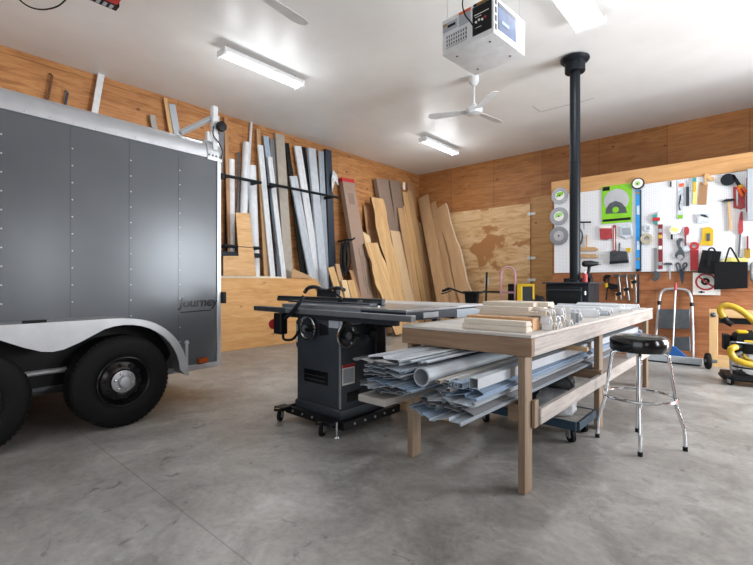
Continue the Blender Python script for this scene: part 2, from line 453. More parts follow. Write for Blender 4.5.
obj('fender_marker', MB().m('black_matte').box(.24, .28, -1.72, -1.58, .905, .925), T, .004)
# wheels
def wheel(y):
    w = thing('wheel', None, None, (0, 0, 0)); w.parent = T; w.location = (FX + .005 - .12, y, .377)
    ry = Matrix.Rotation(PI / 2, 4, 'Y')
    tp = [(.205, -.115), (.26, -.125), (.33, -.122), (.362, -.105), (.376, -.08), (.3765, 0), (.376, .08), (.362, .105), (.33, .122), (.26, .125), (.235, .122), (.222, .115), (.205, .108), (.203, 0), (.205, -.115)]
    b = MB().m('rubber').lathe(tp, ry, 64)
    for k in range(60):                                        # tread blocks
        a = 2 * PI * k / 60
        b.box(-.085, .085, -.012, .012, .372, .3795, Matrix.Rotation(a, 4, 'X'))
    obj('tire', b, w, 0, 40)
    rp = [(.204, .100), (.206, .118), (.198, .121), (.19, .112), (.184, .09), (.172, .072), (.158, .082), (.105, .095), (.095, .09), (.095, .0), (.2, -.1)]
    obj('rim', MB().m('black_gloss').lathe(rp, ry, 48), w, 0, 30)
    for k in range(10):                                        # vent holes of the rim
        a = 2 * PI * k / 10 + .2
        b = MB().m('rubber').lathe([(.017, .080), (.016, .0905), (.012, .0915), (0, .086)], Matrix.Rotation(a, 4, 'X') @ Matrix.Translation((0, 0, .135)) @ ry, 10)
        obj('vent_hole', b, w)
    obj('hub', MB().m('zinc').lathe([(0, .09), (.088, .093), (.092, .100), (.05, .106), (.045, .135), (.043, .145), (.030, .148), (0, .143)], ry, 24), w, 0, 30)
    for k in range(6):
        a = 2 * PI * k / 6 + .3
        obj('lug_nut', MB().m('chrome').lathe([(0.013, .095), (.013, .116), (.009, .124), (0, .126)], Matrix.Rotation(a, 4, 'X') @ Matrix.Translation((0, 0, .068)) @ ry, 6), w, 0, 30)
    return w
for yy in WY: wheel(yy)
obj('marker_lamp', MB().m('amber').box(0, .03, -.255, -.155, .385, .425).m('black_matte').box(0, .012, -.262, -.148, .378, .432), T, .003, label='amber marker lamp')
# lettering
def lettering(body, name, parent, mx, size, mat, shear=0, bold=0, depth=.001):
    cu = bpy.data.curves.new(name, 'FONT'); cu.body = body; cu.size = size; cu.shear = shear; cu.offset = bold; cu.extrude = depth; cu.align_x = 'CENTER'; cu.align_y = 'CENTER'
    tmp = bpy.data.objects.new('tmp', cu); COL.objects.link(tmp); bpy.context.view_layer.update()
    me = bpy.data.meshes.new_from_object(tmp.evaluated_get(bpy.context.evaluated_depsgraph_get())); bpy.data.objects.remove(tmp)
    me.materials.clear(); me.materials.append(M[mat])
    o = bpy.data.objects.new(name, me); COL.objects.link(o)
    if parent is not None: o.parent = parent; o.matrix_parent_inverse = Matrix.Identity(4); o.matrix_local = mx
    else: o.matrix_world = mx
    return o
lm = frame((.004, -.245, .998), (0, 1, 0), (0, 0, 1), (1, 0, 0))
lettering('Journey', 'lettering', T, lm, .128, 'black_gloss', .22, .0028)
obj('underline', MB().m('black_gloss').prism([(-.45, .900), (-.11, .910), (-.11, .918), (-.44, .910)], .003, .005, mfx), T)
obj('corner_cap', MB().m('silver_dull').prism([(.02, 2.47), (.02, 2.55), (.01, 2.63), (-.03, 2.68), (-.10, 2.705), (-.2, 2.71), (-.2, 2.47)], -.16, .012, mxy), T, .01, seg=2)
for k_ in range(4): obj('cap_bolt', MB().m('steel_dark').lathe([(.012, 0), (.010, .008), (0, .01)], Matrix.Translation((.02, -.02 - .04 * k_, 2.52)) @ Matrix.Rotation(PI / 2, 4, 'Y'), 8), T)
# bracket with knob on the rear roof corner
b = MB().m('white_paint').box(-.03, .03, -.10, -.045, 2.58, 3.04).m('white_paint')
b.box(-.02, .02, -.16, -.03, 2.66, 2.76)
obj('ramp_post', b, T, .004)
obj('ramp_brace', MB().m('silver_dull').tube([(-.03, -.42, 2.68), (-.03, -.09, 2.92)], .03, 4), T, .002)
obj('ramp_knob', MB().m('black_matte').lathe([(0, 0), (.045, .005), (.055, .03), (.05, .06), (.02, .07), (0, .07)], Matrix.Translation((.03, -.03, 2.83)) @ Matrix.Rotation(PI / 2, 4, 'Y'), 16), T)
obj('ramp_cable', MB().m('black_matte').tube(smooth([(.035, -.1, 2.82), (.05, -.11, 2.72), (.04, -.04, 2.66), (.035, -.0, 2.58), (.03, -.01, 2.5)]), .006, 6), T)

# ------------------------------------------------------------------ lumber leaning on the left wall
def lean_frame(top, low, xt, xb):
    """board standing on the floor line x=xb and touching the wall line x=xt (positive: lines y on the back wall)"""
    on = onX if xt < 0 else onY
    pt = on(top[0], top[1], xt); x = (xt + xb) / 2
    for _ in range(12):
        pl = on(low[0], low[1], x); x = xb + (xt - xb) * pl.z / pt.z
    return pt, pl
def lean(name, label, cat, top, low, wpx, th, mat, xt=-7.33, xb=-6.85, zb=0., group=None, kind='board', edge=None, seed=0, cut=0):
    if xt < 0:                                                 # keep the back of the piece off the wall
        wd = (onX(top[0] + wpx / 2, top[1], xt) - onX(top[0] - wpx / 2, top[1], xt)).length
        xt = max(xt, XL + (wd if kind == 'pipe' else th) * 1.02 + .012)
    pt, pl = lean_frame(top, low, xt, xb)
    d = (pt - pl) / (pt.z - pl.z); base = pl + d * (zb - pl.z)
    on = onX if xt < 0 else onY
    wd = (on(top[0] + wpx / 2, top[1], xt) - on(top[0] - wpx / 2, top[1], xt)).length
    L = (pt - base).normalized(); W = L.cross(Vector((1, 0, 0)) if xt < 0 else Vector((0, -1, 0))).normalized(); N = W.cross(L)
    h = wd / 2
    dip = max(0, N.z) * (wd if kind == 'pipe' else th + .005) + abs(W.z) * (h * 1.3 if kind == 'slab' else h)
    base = base + L * (dip / L.z + .001)                       # lowest corner rests on the floor
    ln = (pt - base).length; mx = frame(base, N, W, L); b = MB().m(mat)
    if kind == 'board':
        b.prism([(-h, 0), (h, 0), (h, ln - cut * wd), (-h, ln)], -th, 0, frame((0, 0, 0), (0, 1, 0), (0, 0, 1), (1, 0, 0)))
        return obj(name, b, None, .003, label=label, cat=cat, group=group, mx=mx)
    if kind == 'pipe':
        prof = [(h * .86, ln), (h, ln), (h, 0), (h * .86, 0), (h * .86, ln)]
        b.lathe(prof, Matrix.Translation((-h, 0, 0)), 20)
        return obj(name, b, None, 0, label=label, cat=cat, group=group, mx=mx)
    if kind == 'channel':
        t = .004; q = [(-h, 0), (-h, -th), (-h + t, -th), (-h + t, -t), (h - t, -t), (h - t, -th), (h, -th), (h, 0), (h * .25, 0), (h * .2, -t * .8), (-h * .2, -t * .8), (-h * .25, 0)]
        b.prism([(p[1], p[0]) for p in q], 0, ln)
        return obj(name, b, None, 0, label=label, cat=cat, group=group, mx=mx)
    if kind == 'box':
        b.box(-th, 0, -h, h, 0, ln)
        return obj(name, b, None, .004, label=label, cat=cat, group=group, mx=mx)
    if kind == 'slab':                                         # live edge: waney outline, bark strip down both edges
        rnd = random.Random(seed); n = 30
        ph = [rnd.uniform(0, 6.3) for _ in range(6)]
        def off(t, s):
            e = h * .17 * math.sin(6 * t + ph[s]) + h * .12 * math.sin(15 * t + ph[s + 2]) + h * .05 * math.sin(37 * t + ph[s + 3])
            return e + (edge(t, s) if edge else 0)
        lft = [(-h * 1.0 + off(i / n, 0), ln * i / n) for i in range(n + 1)]; rgt = [(h * 1.0 + off(i / n, 1), ln * i / n) for i in range(n + 1)]
        mm = frame((0, 0, 0), (0, 1, 0), (0, 0, 1), (1, 0, 0))
        for i in range(n):
            b.m(mat).prism([lft[i], rgt[i], rgt[i + 1], lft[i + 1]], -th, 0, mm)
        t = thing(name, label, cat, group=group); t.matrix_world = mx
        obj('slab', b, t)
        for nm, e, s in (('bark_edge', lft, -1), ('bark_edge', rgt, 1)):
            c = MB().m('sapwood' if (seed == 5 and s > 0) else 'bark')
            for i in range(n):
                c.prism([e[i], (e[i][0] + s * .012, e[i][1]), (e[i + 1][0] + s * .012, e[i + 1][1]), e[i + 1]], -th - .004, -.006, mm)
            obj(nm, c, t)
        return t
# --- lengths standing in the rack behind the plywood bin front
XBIN = -7.0
rk = dict(xt=-7.30, xb=-7.14)
def rack(name, label, cat, top, low, wpx, mat, kind='board', th=.03, **k):
    a = dict(rk); a.update(k); return lean(name, label, cat, top, low, wpx, th, mat, kind=kind, **a)
rack('plastic_pipe', 'light grey plastic pipe standing nearest the trailer in the wall rack', 'pipe', (233, 159), (233, 246), 6, 'white_vinyl', 'pipe')
rack('metal_bar', 'thin dark metal bar standing between the two pale pipes nearest the trailer', 'bar', (239, 152), (237.5, 246), 2.2, 'steel_dark', 'box', .015)
rack('plastic_pipe', 'tall white plastic pipe leaning left behind the upright plywood offcut', 'pipe', (248.6, 142), (245.5, 214), 6.5, 'white_vinyl', 'pipe', xt=-7.27, xb=-7.1)
rack('plastic_pipe', 'thin pale conduit, tallest of the pieces in the rack near the trailer', 'pipe', (252, 122), (249.5, 165), 2.2, 'white_paint', 'pipe', xt=-7.32, xb=-7.2)
rack('plastic_pipe', 'thick white plastic pipe just right of the upright plywood offcut', 'pipe', (254, 165), (257, 246), 7.5, 'white_vinyl', 'pipe', xt=-7.21, xb=-7.04)
rack('wood_strip', 'tall tan wood strip standing just right of the thick white pipe', 'board', (258.5, 129), (266, 272), 3.6, 'pine_tan', th=.03)
rack('wood_strip', 'reddish brown wood strip standing low between tan strip and white channel', 'board', (262, 168), (270, 274), 3.8, 'pine_brown', th=.03, xt=-7.28, xb=-7.12)
rack('vinyl_channel', 'white vinyl channel leaning right of the reddish wood strip', 'channel', (260.5, 145), (273, 276), 5, 'white_vinyl', 'channel', .03, xt=-7.24, xb=-7.08)
rack('vinyl_channel', 'slate blue grey channel leaning above the white channel', 'channel', (266, 136), (278, 240), 5, 'blue_vinyl', 'channel', .03)
rack('vinyl_channel', 'second slate blue channel, darker, beside the wide taupe length', 'channel', (272, 139), (277, 230), 4, 'siding_dark', 'channel', .03, xt=-7.31)
rack('vinyl_channel', 'white channel ending low between slate channels and taupe length', 'channel', (270, 157), (284, 276), 4.5, 'white_vinyl', 'channel', .03, xt=-7.22, xb=-7.06)
rack('vinyl_channel', 'wide taupe length standing in the middle of the wall rack', 'channel', (280, 134), (289, 276), 8.6, 'taupe_vinyl', 'box', .06, xt=-7.30, xb=-7.13)
rack('dark_channel', 'black channel leaning right of the wide taupe length', 'channel', (287, 143), (303, 272), 4, 'black_matte', 'channel', .03)
rack('vinyl_channel', 'shorter pale channel leaning right of the black channel', 'channel', (293.5, 176), (313, 279), 7, 'grey_vinyl', 'channel', .04, xt=-7.22, xb=-7.06)
rack('vinyl_channel', 'tall pale ribbed channel behind the shorter pale channel', 'channel', (298, 146), (318.5, 279), 6.5, 'white_vinyl', 'channel', .04, xt=-7.28, xb=-7.12)
rack('dark_channel', 'thin black channel low between the black channel and the shorter pale one', 'channel', (290, 165), (308, 279), 4.5, 'black_matte', 'box', .02, xt=-7.33, xb=-7.2)
rack('dark_channel', 'black channel seen between the two slate channels and the reddish strip', 'channel', (264, 150), (275, 276), 3.5, 'black_matte', 'box', .02, xt=-7.33, xb=-7.2)
rack('dark_channel', 'black length standing at the far side of the pipe nearest the trailer', 'channel', (228, 172), (228, 250), 5, 'black_matte', 'box', .02, xt=-7.33, xb=-7.2)
rack('dark_channel', 'black channel between the ribbed pale channel and wide grey post', 'channel', (303.5, 147), (321, 275), 3.2, 'black_matte', 'channel', .03, xt=-7.32, xb=-7.16)
rack('vinyl_post', 'wide pale grey post, broadest of the lengths at the far end of the rack', 'post', (312, 148), (324.5, 284), 7.2, 'grey_vinyl', 'box', .07, xt=-7.24, xb=-7.06)
rack('vinyl_channel', 'grey channel standing between the wide grey post and the black post', 'channel', (321, 151), (327, 284), 5, 'siding_grey', 'channel', .03, xt=-7.31, xb=-7.16)
rack('dark_post', 'dark blue black post standing last at the far end of the rack', 'post', (328.5, 149.5), (333, 270), 6, 'navy', 'box', .05, xt=-7.28, xb=-7.12)
b = MB().m('bag_clear'); p0 = onX(333, 170, -7.2)
b.prism([(0, 0), (.12, -.1), (.16, -.33), (.06, -.22), (-.03, -.5), (-.05, -.2)], 0, .012, frame(p0, (0, 1, 0), (0, 0, 1), (1, 0, 0)))
obj('plastic_scrap', b, label='scrap of clear plastic sheet hanging on the dark blue black post', cat='plastic sheet')
# above the trailer roof
rack('wood_board', 'white painted board rising alone above the trailer roof', 'board', (102, 71), (95, 112), 6, 'white_paint', th=.03)
rack('wood_board', 'grey board showing a short end above the trailer roof', 'board', (152.5, 115), (154.5, 126), 5.5, 'grey_plank', th=.03)
rack('wood_strip', 'yellow pine strip leaning above the trailer roof beside two grey ones', 'board', (165.5, 97.5), (171, 131), 3.5, 'pine', th=.03)
rack('wood_board', 'pale grey board leaning right of the yellow pine strip above the trailer', 'board', (172, 104), (177, 132), 6.5, 'siding_pale', th=.03)
rack('wood_strip', 'brown wood strip standing right of the trailer roof knob', 'board', (226, 117), (227, 150), 3.5, 'pine_brown', th=.03)
rack('metal_bar', 'grey trim length standing behind the trailer roof knob', 'bar', (222, 128), (221, 150), 5, 'siding_dark', 'box', .02)
rack('plastic_pipe', 'thin white pipe leaning behind the trailer roof post', 'pipe', (219, 116), (216, 142), 2.2, 'white_paint', 'pipe', xt=-7.25)
def hook(u, v, u2, v2, mat, label):
    a, c = onX(u2, v2, XL + .05), onX(u, v, XL + .05)
    b = MB().m(mat); m_ = a.lerp(c, .75)
    b.tube(smooth([a, a.lerp(c, .4), m_, c + Vector((0, .0, 0)), c + Vector((.01, -.035, .02))]), .016, 8, squash=.6)
    b.cyl(a + Vector((-.045, 0, 0)), a, .02)
    obj('wall_hook', b, label=label, cat='hook')
hook(52, 76, 48, 98, 'bark', 'rusty brown hook on the plywood wall above the trailer')
hook(67.5, 93, 65, 106, 'blue_dark', 'dark blue hook on the plywood wall above the trailer')
# rack bars
K = thing('pipe_rack', 'black steel rack arms holding long pipes against the left wall', 'rack')
def bar(u0, v0, u1, v1, x=-6.99):
    a, c = onX(u0, v0, x), onX(u1, v1, x); z = (a.z + c.z) / 2
    obj('rack_bar', MB().m('black_iron').tube([(x, a.y, z), (x, c.y, z)], .028, 8), K)
    for k in range(2):
        y = a.y + (c.y - a.y) * (.08 + .84 * k)
        obj('rack_arm', MB().m('black_iron').box(XL + .001, x, y - .02, y + .02, z - .03, z + .03).box(XL + .001, XL + .01, y - .04, y + .04, z - .12, z + .1), K, .003)
bar(224, 175, 261, 183); bar(270, 183, 338, 198.5); bar(224, 246, 261, 248)
obj('rack_shelf', MB().m('black_iron').box(XL + .001, -6.99, 3.80, 4.63, 1.66, 1.74), K, .004)
# plywood bin front
b = MB().m('ply_bin').prism([(2.2, 0), (6.05, 0), (6.1, 1.12), (5.95, 1.28), (2.2, 1.28)], XBIN - .02, XBIN, mfx).m('sapwood').box(XBIN - .075, XBIN + .002, 2.2, 5.2, 1.28, 1.315)
obj('plywood_bin_front', b, None, label='low plywood panel closing the front of the lumber rack, pale top edge', cat='panel')
# L-shaped plywood offcut
a0 = [(223, 277), (223, 256), (238.5, 256), (235.5, 212.5), (249.5, 213.5), (256, 277)]
P = [onX(u, v, -6.975) for u, v in a0]
P = [Vector((p.x, p.y, max(p.z, 1.318))) for p in P]
b = MB().m('ply_scrap').prism([(p.y, p.z) for p in P], -6.985, -6.965, mfx)
obj('plywood_offcut', b, label='L shaped plywood offcut standing on the low bin panel', cat='plywood')
P = [onX(u, v, -6.98) for u, v in ((291, 278), (292.5, 268.5), (311, 276.5), (312, 278.5))]
b = MB().m('kraft').prism([(p.y, max(p.z, 1.282)) for p in P], -6.99, -6.975, mfx)
obj('cardboard_offcut', b, label='small brown cardboard offcut on the top edge of the bin panel', cat='cardboard')

# --- boards leaning beyond the rack
G = 'boards and slabs leaning in the far left corner'
def bd(name, label, cat, top, low, wpx, mat, kind='board', th=.028, xt=-7.33, xb=-6.75, **k):
    return lean(name, label, cat, top, low, wpx, th, mat, xt, xb, kind=kind, **k)
bx = bd('cardboard_box', 'long slim brown cardboard box with red tape at its top', 'box', (348, 178.5), (367.5, 297), 12, 'cardboard', 'box', .12, xt=-7.22, xb=-6.55)
pt, pl = lean_frame((348, 178.5), (367.5, 297), -7.22, -6.55)
ln = (Vector(bx.matrix_world.translation) - pt).length
h = max(v.co.y for v in bx.data.vertices)
rt = MB().m('red_paint').box(-.123, .003, -h - .003, h + .003, ln - .09, ln + .002)
obj('red_tape', rt, bx, label='red tape'); obj('print_mark', MB().m('cardboard_dark').box(.001, .002, -h * .45, h * .5, ln - .62, ln - .35).box(.001, .002, -h * .2, -h * .02, ln * .3, ln * .55).box(.001, .002, h * .1, h * .3, ln * .25, ln * .5), bx)
bd('cardboard_box', 'tall brown cardboard box, left of the two behind the pale live edge slab', 'box', (382, 178.5), (391, 228), 11.5, 'cardboard_dark', 'box', .12, xt=-7.22, xb=-6.95)
bd('cardboard_box', 'tall brown cardboard box, right of the two behind the leaning boards', 'box', (395, 180.5), (402, 232), 10, 'cardboard_dark', 'box', .1, xt=-7.22, xb=-6.95)
bd('wood_board', 'brown board standing behind the slabs right of the red taped box', 'board', (368, 206), (373, 245), 8.5, 'pine_brown')
bd('wood_board', 'dark board in shade right of the brown board behind the slabs', 'board', (374, 208), (378, 245), 6, 'pine_brown', xt=-7.35)
bd('live_edge_slab', 'pale live edge slab leaning in front of the brown boxes', 'slab', (378, 198), (399.5, 303), 12, 'slab', 'slab', .05, xt=-7.12, xb=-6.35, seed=2)
bd('live_edge_slab', 'short golden live edge slab leaning in front of the red taped box', 'slab', (371, 243), (391, 303), 13, 'slab', 'slab', .05, xt=-6.85, xb=-6.1, seed=3)
bd('wood_board', 'pale split board behind the short golden slab', 'board', (365.5, 231), (375, 270), 6, 'pine_pale', xt=-7.15, xb=-6.55, cut=.6)
bd('plywood_offcut', 'brown plywood piece behind the pale live edge slab', 'plywood', (374.5, 230), (383, 270), 7, 'pine_tan', xt=-7.2, xb=-6.7)
bd('fibreboard_panel', 'flat tan fibreboard panel right of the pale live edge slab', 'panel', (396, 231), (409.5, 304), 11, 'mdf', 'board', .02, xt=-7.1, xb=-6.5)
bd('wood_board', 'narrow pine board leaning right of the tan fibreboard panel', 'board', (400.5, 208), (417, 304), 5.5, 'pine_tan', xt=-7.12, xb=-6.55)
bd('wood_board', 'thin pine board behind the narrow pine board', 'board', (404.5, 206), (420, 304), 3, 'pine', xt=-7.2, xb=-6.6)
bd('wood_board', 'tall pine board, left of the tall pair by the pale tag', 'board', (405, 192), (425, 304), 5, 'pine', xt=-7.25, xb=-6.65)
bd('wood_board', 'tall pine board, right of the tall pair by the pale tag', 'board', (409.5, 191), (430, 304), 4.5, 'pine_tan', xt=-7.28, xb=-6.65)
bd('wood_board', 'thin dark stained board left of the wide tan board', 'board', (417, 220), (433, 304), 2.2, 'pine_brown', xt=-7.22, xb=-6.6)
bd('wood_board', 'thin brown board hard against the wide tan board', 'board', (420, 222), (436, 304), 2.2, 'pine_tan', xt=-7.24, xb=-6.6)
bd('wood_board', 'short brown board end rising behind the wide tan board', 'board', (411, 183), (413, 215), 7, 'pine_brown', xt=-7.35, xb=-7.0)
bd('wood_board', 'wide pale tan board leaning first on the back wall in the corner', 'board', (422.5, 196), (443, 304), 10, 'slab_grey', 'board', .05, cut=.1, xt=9.98, xb=9.05, seed=11)
bd('wood_board', 'wide smooth tan board beside the notched slab', 'board', (430.5, 204), (451.5, 303), 10, 'pine_tan', xt=10.02, xb=9.2)
bd('wood_board', 'tan board standing between smooth board and white edged slab', 'board', (438, 208), (458, 303), 7, 'slab_grey', xt=10.06, xb=9.3)
bd('live_edge_slab', 'live edge slab with white sapwood edge nearest the back wall', 'slab', (441, 206), (466, 303), 10, 'slab_grey', 'slab', .05, xt=9.98, xb=9.1, seed=5,
   edge=lambda t, s: .22 * max(0, .45 - t) if s else 0)
tg = onX(404, 186, -7.2)
obj('price_tag', MB().m('paper').box(-.002, .002, -.05, .05, -.1, .1), label='white paper tag stuck beside the brown boxes', cat='tag', mx=Matrix.Translation(tg))
# short lengths at their feet
for i, (t_, l_, w_, m_, lab) in enumerate((
    ((331, 267), (340, 296), 6, 'pine', 'short golden board leaning by the dark post of the rack'),
    ((337.5, 264), (344, 292), 4, 'pine_tan', 'short narrow tan board behind the golden one by the rack'),
    ((344, 280), (348, 297), 5, 'pine_pale', 'short pale board, left of the pair behind the saw'),
    ((350.5, 280), (355, 297), 6.5, 'pine', 'short pine board, right of the pair behind the saw'),
    ((352, 270), (358, 290), 5, 'pine_brown', 'short brown board in shade under the black hanging bundle'),
    ((368, 271), (375, 296), 5, 'pine_brown', 'short brown board between the red taped box and golden slab'))):
    bd('wood_board', lab, 'board', t_, l_, w_, m_, xt=-6.75 if i in (0, 2, 3) else -6.95, xb=-6.4)
bu = thing('cable_bundle', 'black bundle of straps and cable hanging from a wall hook', 'cable bundle', onX(346, 258, -7.0))
ar = random.Random(4); b = MB().m('black_matte')
for k in range(9):
    y0 = ar.uniform(-.13, .1); w_ = ar.uniform(.03, .07); zt = ar.uniform(.25, .42); zb_ = ar.uniform(-.45, -.25); x_ = ar.uniform(-.04, .06)
    b.tube(smooth([(x_, y0, zt), (x_ + .02, y0 - w_, (zt + zb_) / 2), (x_, y0 - .01, zb_), (x_ + .01, y0 + w_, (zt + zb_) / 2 - .1), (x_, y0 + .02, zt - .02)], 5), .014, 6)
obj('strap', b, bu)
obj('hook_arm', MB().m('black_iron').tube(smooth([(-.36, .1, .40), (-.1, .1, .42), (.04, .14, .42), (.08, .2, .46)]), .02, 8), bu)

# ------------------------------------------------------------------ ceiling fixtures
def fluor(label, x, y, w, tubes, L=1.24):
    t = thing('fluorescent_light', label, 'light fixture', (x, y, ZC - .13), 0, 'fluorescent ceiling lights')
    h = w / 2
    obj('housing', MB().m('white_paint').prism([(-h, .02), (-h * .75, .075), (h * .75, .075), (h, .02), (h, .0), (-h, .0)], -L / 2, L / 2, frame((0, 0, 0), (1, 0, 0), (0, 0, 1), (0, 1, 0))), t, .004)
    for s in (-1, 1):
        obj('end_cap', MB().m('white_paint').box(-h - .004, h + .004, s * (L / 2) - .02, s * (L / 2) + .02, -.03, .06), t, .006)
    for k in range(tubes):
        xx = (k - (tubes - 1) / 2) * (w * .86 / tubes)
        obj('lamp_tube', MB().m('tube_light').cyl((xx, -L / 2 + .03, -.014), (xx, L / 2 - .03, -.014), .0135, n=10), t)
    for s in (-1, 1):
        obj('hanging_chain', MB().m('steel').cyl((0, s * L * .44, .06), (0, s * L * .44, .131), .006, n=6), t)
    li = bpy.data.lights.new('fluorescent_glow', 'AREA'); li.shape = 'RECTANGLE'; li.size = w; li.size_y = L - .06; li.energy = FL * (1 if tubes == 2 else 1.5) * .75; li.color = (.93, .965, 1)
    lo = bpy.data.objects.new('glow_and_fill', li); COL.objects.link(lo); lo.parent = t; lo.location = (0, 0, -.035)
    for k in (-1, 0, 1):                                       # point lamps added below the housing to brighten the ceiling
        pl_ = bpy.data.lights.new('ceiling_fill', 'POINT'); pl_.energy = FL * (1 if tubes == 2 else .6) * .17; pl_.shadow_soft_size = .1; pl_.color = (.93, .965, 1)
        po = bpy.data.objects.new('glow_and_fill', pl_); COL.objects.link(po); po.parent = t; po.location = (0, k * L * .36, -.34)
    return t
FL = 38
fluor('bright fluorescent strip light on the ceiling above the trailer end', -5.2, 3.48, .2, 2)
fluor('small far fluorescent strip light on the ceiling above the leaning lumber', -5.28, 7.99, .2, 2)
fluor('wide four tube fluorescent light on the ceiling near the black flue pipe', -1.5, 4.74, .32, 4)
fluor('added unseen fluorescent light on the ceiling behind the viewer over the trailer', -5.2, -1.2, .2, 2)  # extra fixture out of view, added because more light is needed

def fan(label, x, y, a0):
    t = thing('ceiling_fan', label, 'fan', (x, y, ZC), 0, 'white ceiling fans')
    obj('canopy', MB().m('white_paint').lathe([(0, 0), (.075, 0), (.07, -.09), (.03, -.14), (0, -.14)], None, 20), t)
    obj('downrod', MB().m('white_paint').cyl((0, 0, -.12), (0, 0, -.42), .014), t)
    obj('motor', MB().m('white_paint').lathe([(0, -.40), (.03, -.40), (.05, -.46), (.12, -.475), (.13, -.51), (.11, -.55), (.04, -.57), (0, -.57)], None, 28), t)
    for k in range(3):
        m_ = Matrix.Rotation(a0 + k * 2 * PI / 3, 4, 'Z') @ Matrix.Translation((0, 0, -.515)) @ Matrix.Rotation(math.radians(10), 4, 'X')
        b = MB().m('white_paint')
        pl_ = [(.1, -.055), (.3, -.07), (.60, -.085), (.67, -.06), (.70, 0), (.67, .06), (.60, .085), (.3, .07), (.1, .055)]
        b.prism(pl_, -.003, .003); c = MB().m('white_paint')
        ob = obj('fan_blade', b, t, .001); ob.matrix_local = m_
    return t
def cam_ang(a): return a + YAW       # angle measured from the view's right hand
fan('white three blade ceiling fan in full view beyond the air cleaner', -3.244, 5.829, cam_ang(math.radians(41)))
fan('white ceiling fan, only one blade reaching into the top edge', -3.33, 2.07, cam_ang(math.radians(53.9)))

# hanging air cleaner
H = thing('air_cleaner', 'white hanging air cleaner box with grille, decals and control panel', 'air cleaner', (-1.912, 3.61, 3.26), math.radians(-4))
hx, hy, hz = .262, .268, .315
obj('case', MB().m('white_paint').box(-hx, hx, -hy, hy, 0, hz), H, .006, seg=2)
# front face (towards -Y): grille, decals, control panel
def dec(nm, mat, x0, x1, z0, z1, th=.004, face='Y'):
    b = MB().m(mat)
    if face == 'Y': b.box(x0, x1, -hy - th, -hy + .001, z0, z1)
    else: b.box(hx - .001, hx + th, x0, x1, z0, z1)
    return obj(nm, b, H)
b = MB().m('steel_dark').box(-.225, .0, -hy - .002, -hy + .001, .05, .165)
b.m('white_paint')
for k in range(9): b.box(-.222 + k * .025, -.212 + k * .025, -hy - .008, -hy - .002, .05, .165)
for k in range(4): b.box(-.225, 0, -hy - .008, -hy - .002, .05 + k * .035, .06 + k * .035)
obj('grille', b, H)
dec('rating_decal', 'paper_grey', -.255, -.10, .20, .275); dec('rating_decal', 'black_matte', -.20, -.115, .225, .25, .005); dec('rating_decal', 'brass', -.25, -.21, .25, .27, .005)
dec('warning_decal', 'paper_grey', -.08, .04, .19, .285); dec('warning_decal', 'orange', -.08, .04, .285, .31)
cp = dec('control_panel', 'black_matte', .062, .245, .045, .285, .006)
for k in range(4):
    obj('control_button', MB().m(('paper', 'paper', 'paper', 'red_paint')[k]).cyl((.10 + k * .03, -hy - .006, .15 + .008 * (k % 2)), (.10 + k * .03, -hy - .014, .15 + .008 * (k % 2)), .010, n=10), cp)
obj('control_print', MB().m('paper').box(.08, .22, -hy - .007, -hy - .0055, .21, .216).box(.09, .15, -hy - .007, -hy - .0055, .19, .194).box(.09, .15, -hy - .007, -hy - .0055, .10, .104), cp)
dec('lightning_decal', 'black_matte', .07, .235, .292, .313); dec('lightning_decal', 'brass', .10, .2, .296, .31, .0055)
# side face (towards +X)
dec('print_decal', 'blue_print', -.20, .10, .06, .28, .004, 'X'); dec('print_decal', 'siding_blue', -.14, -.02, .12, .15, .0052, 'X'); dec('print_decal', 'navy', -.2, .1, .25, .28, .005, 'X')
sb = MB().m('black_matte')
for k in range(4): sb.box(hx - .001, hx + .003, -.245, -.225, .04 + k * .07, .085 + k * .07)
obj('side_vent', sb, H)
sb = MB().m('steel_dark')
for sx in (-1, 1):
    for sy in (-1, 1): sb.lathe([(.010, .001), (.009, -.005), (0, -.006)], Matrix.Translation((sx * .17, sy * .17, 0)), 8)
obj('bottom_screws', sb, H)
for sx in (-1, 1):
    for sy in (-1, 1): obj('hanging_chain', MB().m('white_paint').cyl((sx * .23, sy * .23, hz), (sx * .23, sy * .23, ZC - 3.26), .005, n=6), H)
obj('power_cord', MB().m('black_matte').tube(smooth([(.1, -hy - .015, .08), (.06, -hy - .03, .16), (.0, -hy - .035, .26), (-.02, -hy - .02, .42), (.0, -.1, .8), (0, 0, ZC - 3.26)]), .006, 6), H)

# red ceiling unit and cord at the top left
p = onZ(110, 8, 3.95)
Rd = thing('door_opener', 'red box with black grille hanging at the ceiling top left', 'opener', (-4.69, 1.452, 3.95), 0)
obj('case', MB().m('red_paint').box(-.12, .25, -.33, .07, 0, .26), Rd, .015, seg=2)
b = MB().m('black_matte').box(-.22, -.12, -.35, .09, .0, .16)
b.m('white_paint')
for k in range(7): b.box(-.227, -.22, -.325 + k * .057, -.295 + k * .057, .02, .15)
b.m('paper_grey')
for k in range(7): b.box(-.205, -.135, -.325 + k * .057, -.295 + k * .057, -.004, .0)
obj('grille', b, Rd)
obj('hanger', MB().m('steel_dark').box(-.02, .0, -.1, -.08, .26, .32).box(.2, .22, -.1, -.08, .26, .32), Rd)
pts = [onZ(14, -14, ZC), onZ(18, -2, ZC - .02), onZ(30, 7, ZC - .05), onZ(44, 9.5, ZC - .06), onZ(58, 6, ZC - .05), onZ(68, -3, ZC - .02), onZ(74, -12, ZC)]
obj('hanging_cable', MB().m('black_matte').tube(smooth(pts), .008, 6), label='thin black cord looping from the ceiling at top left', cat='cord')

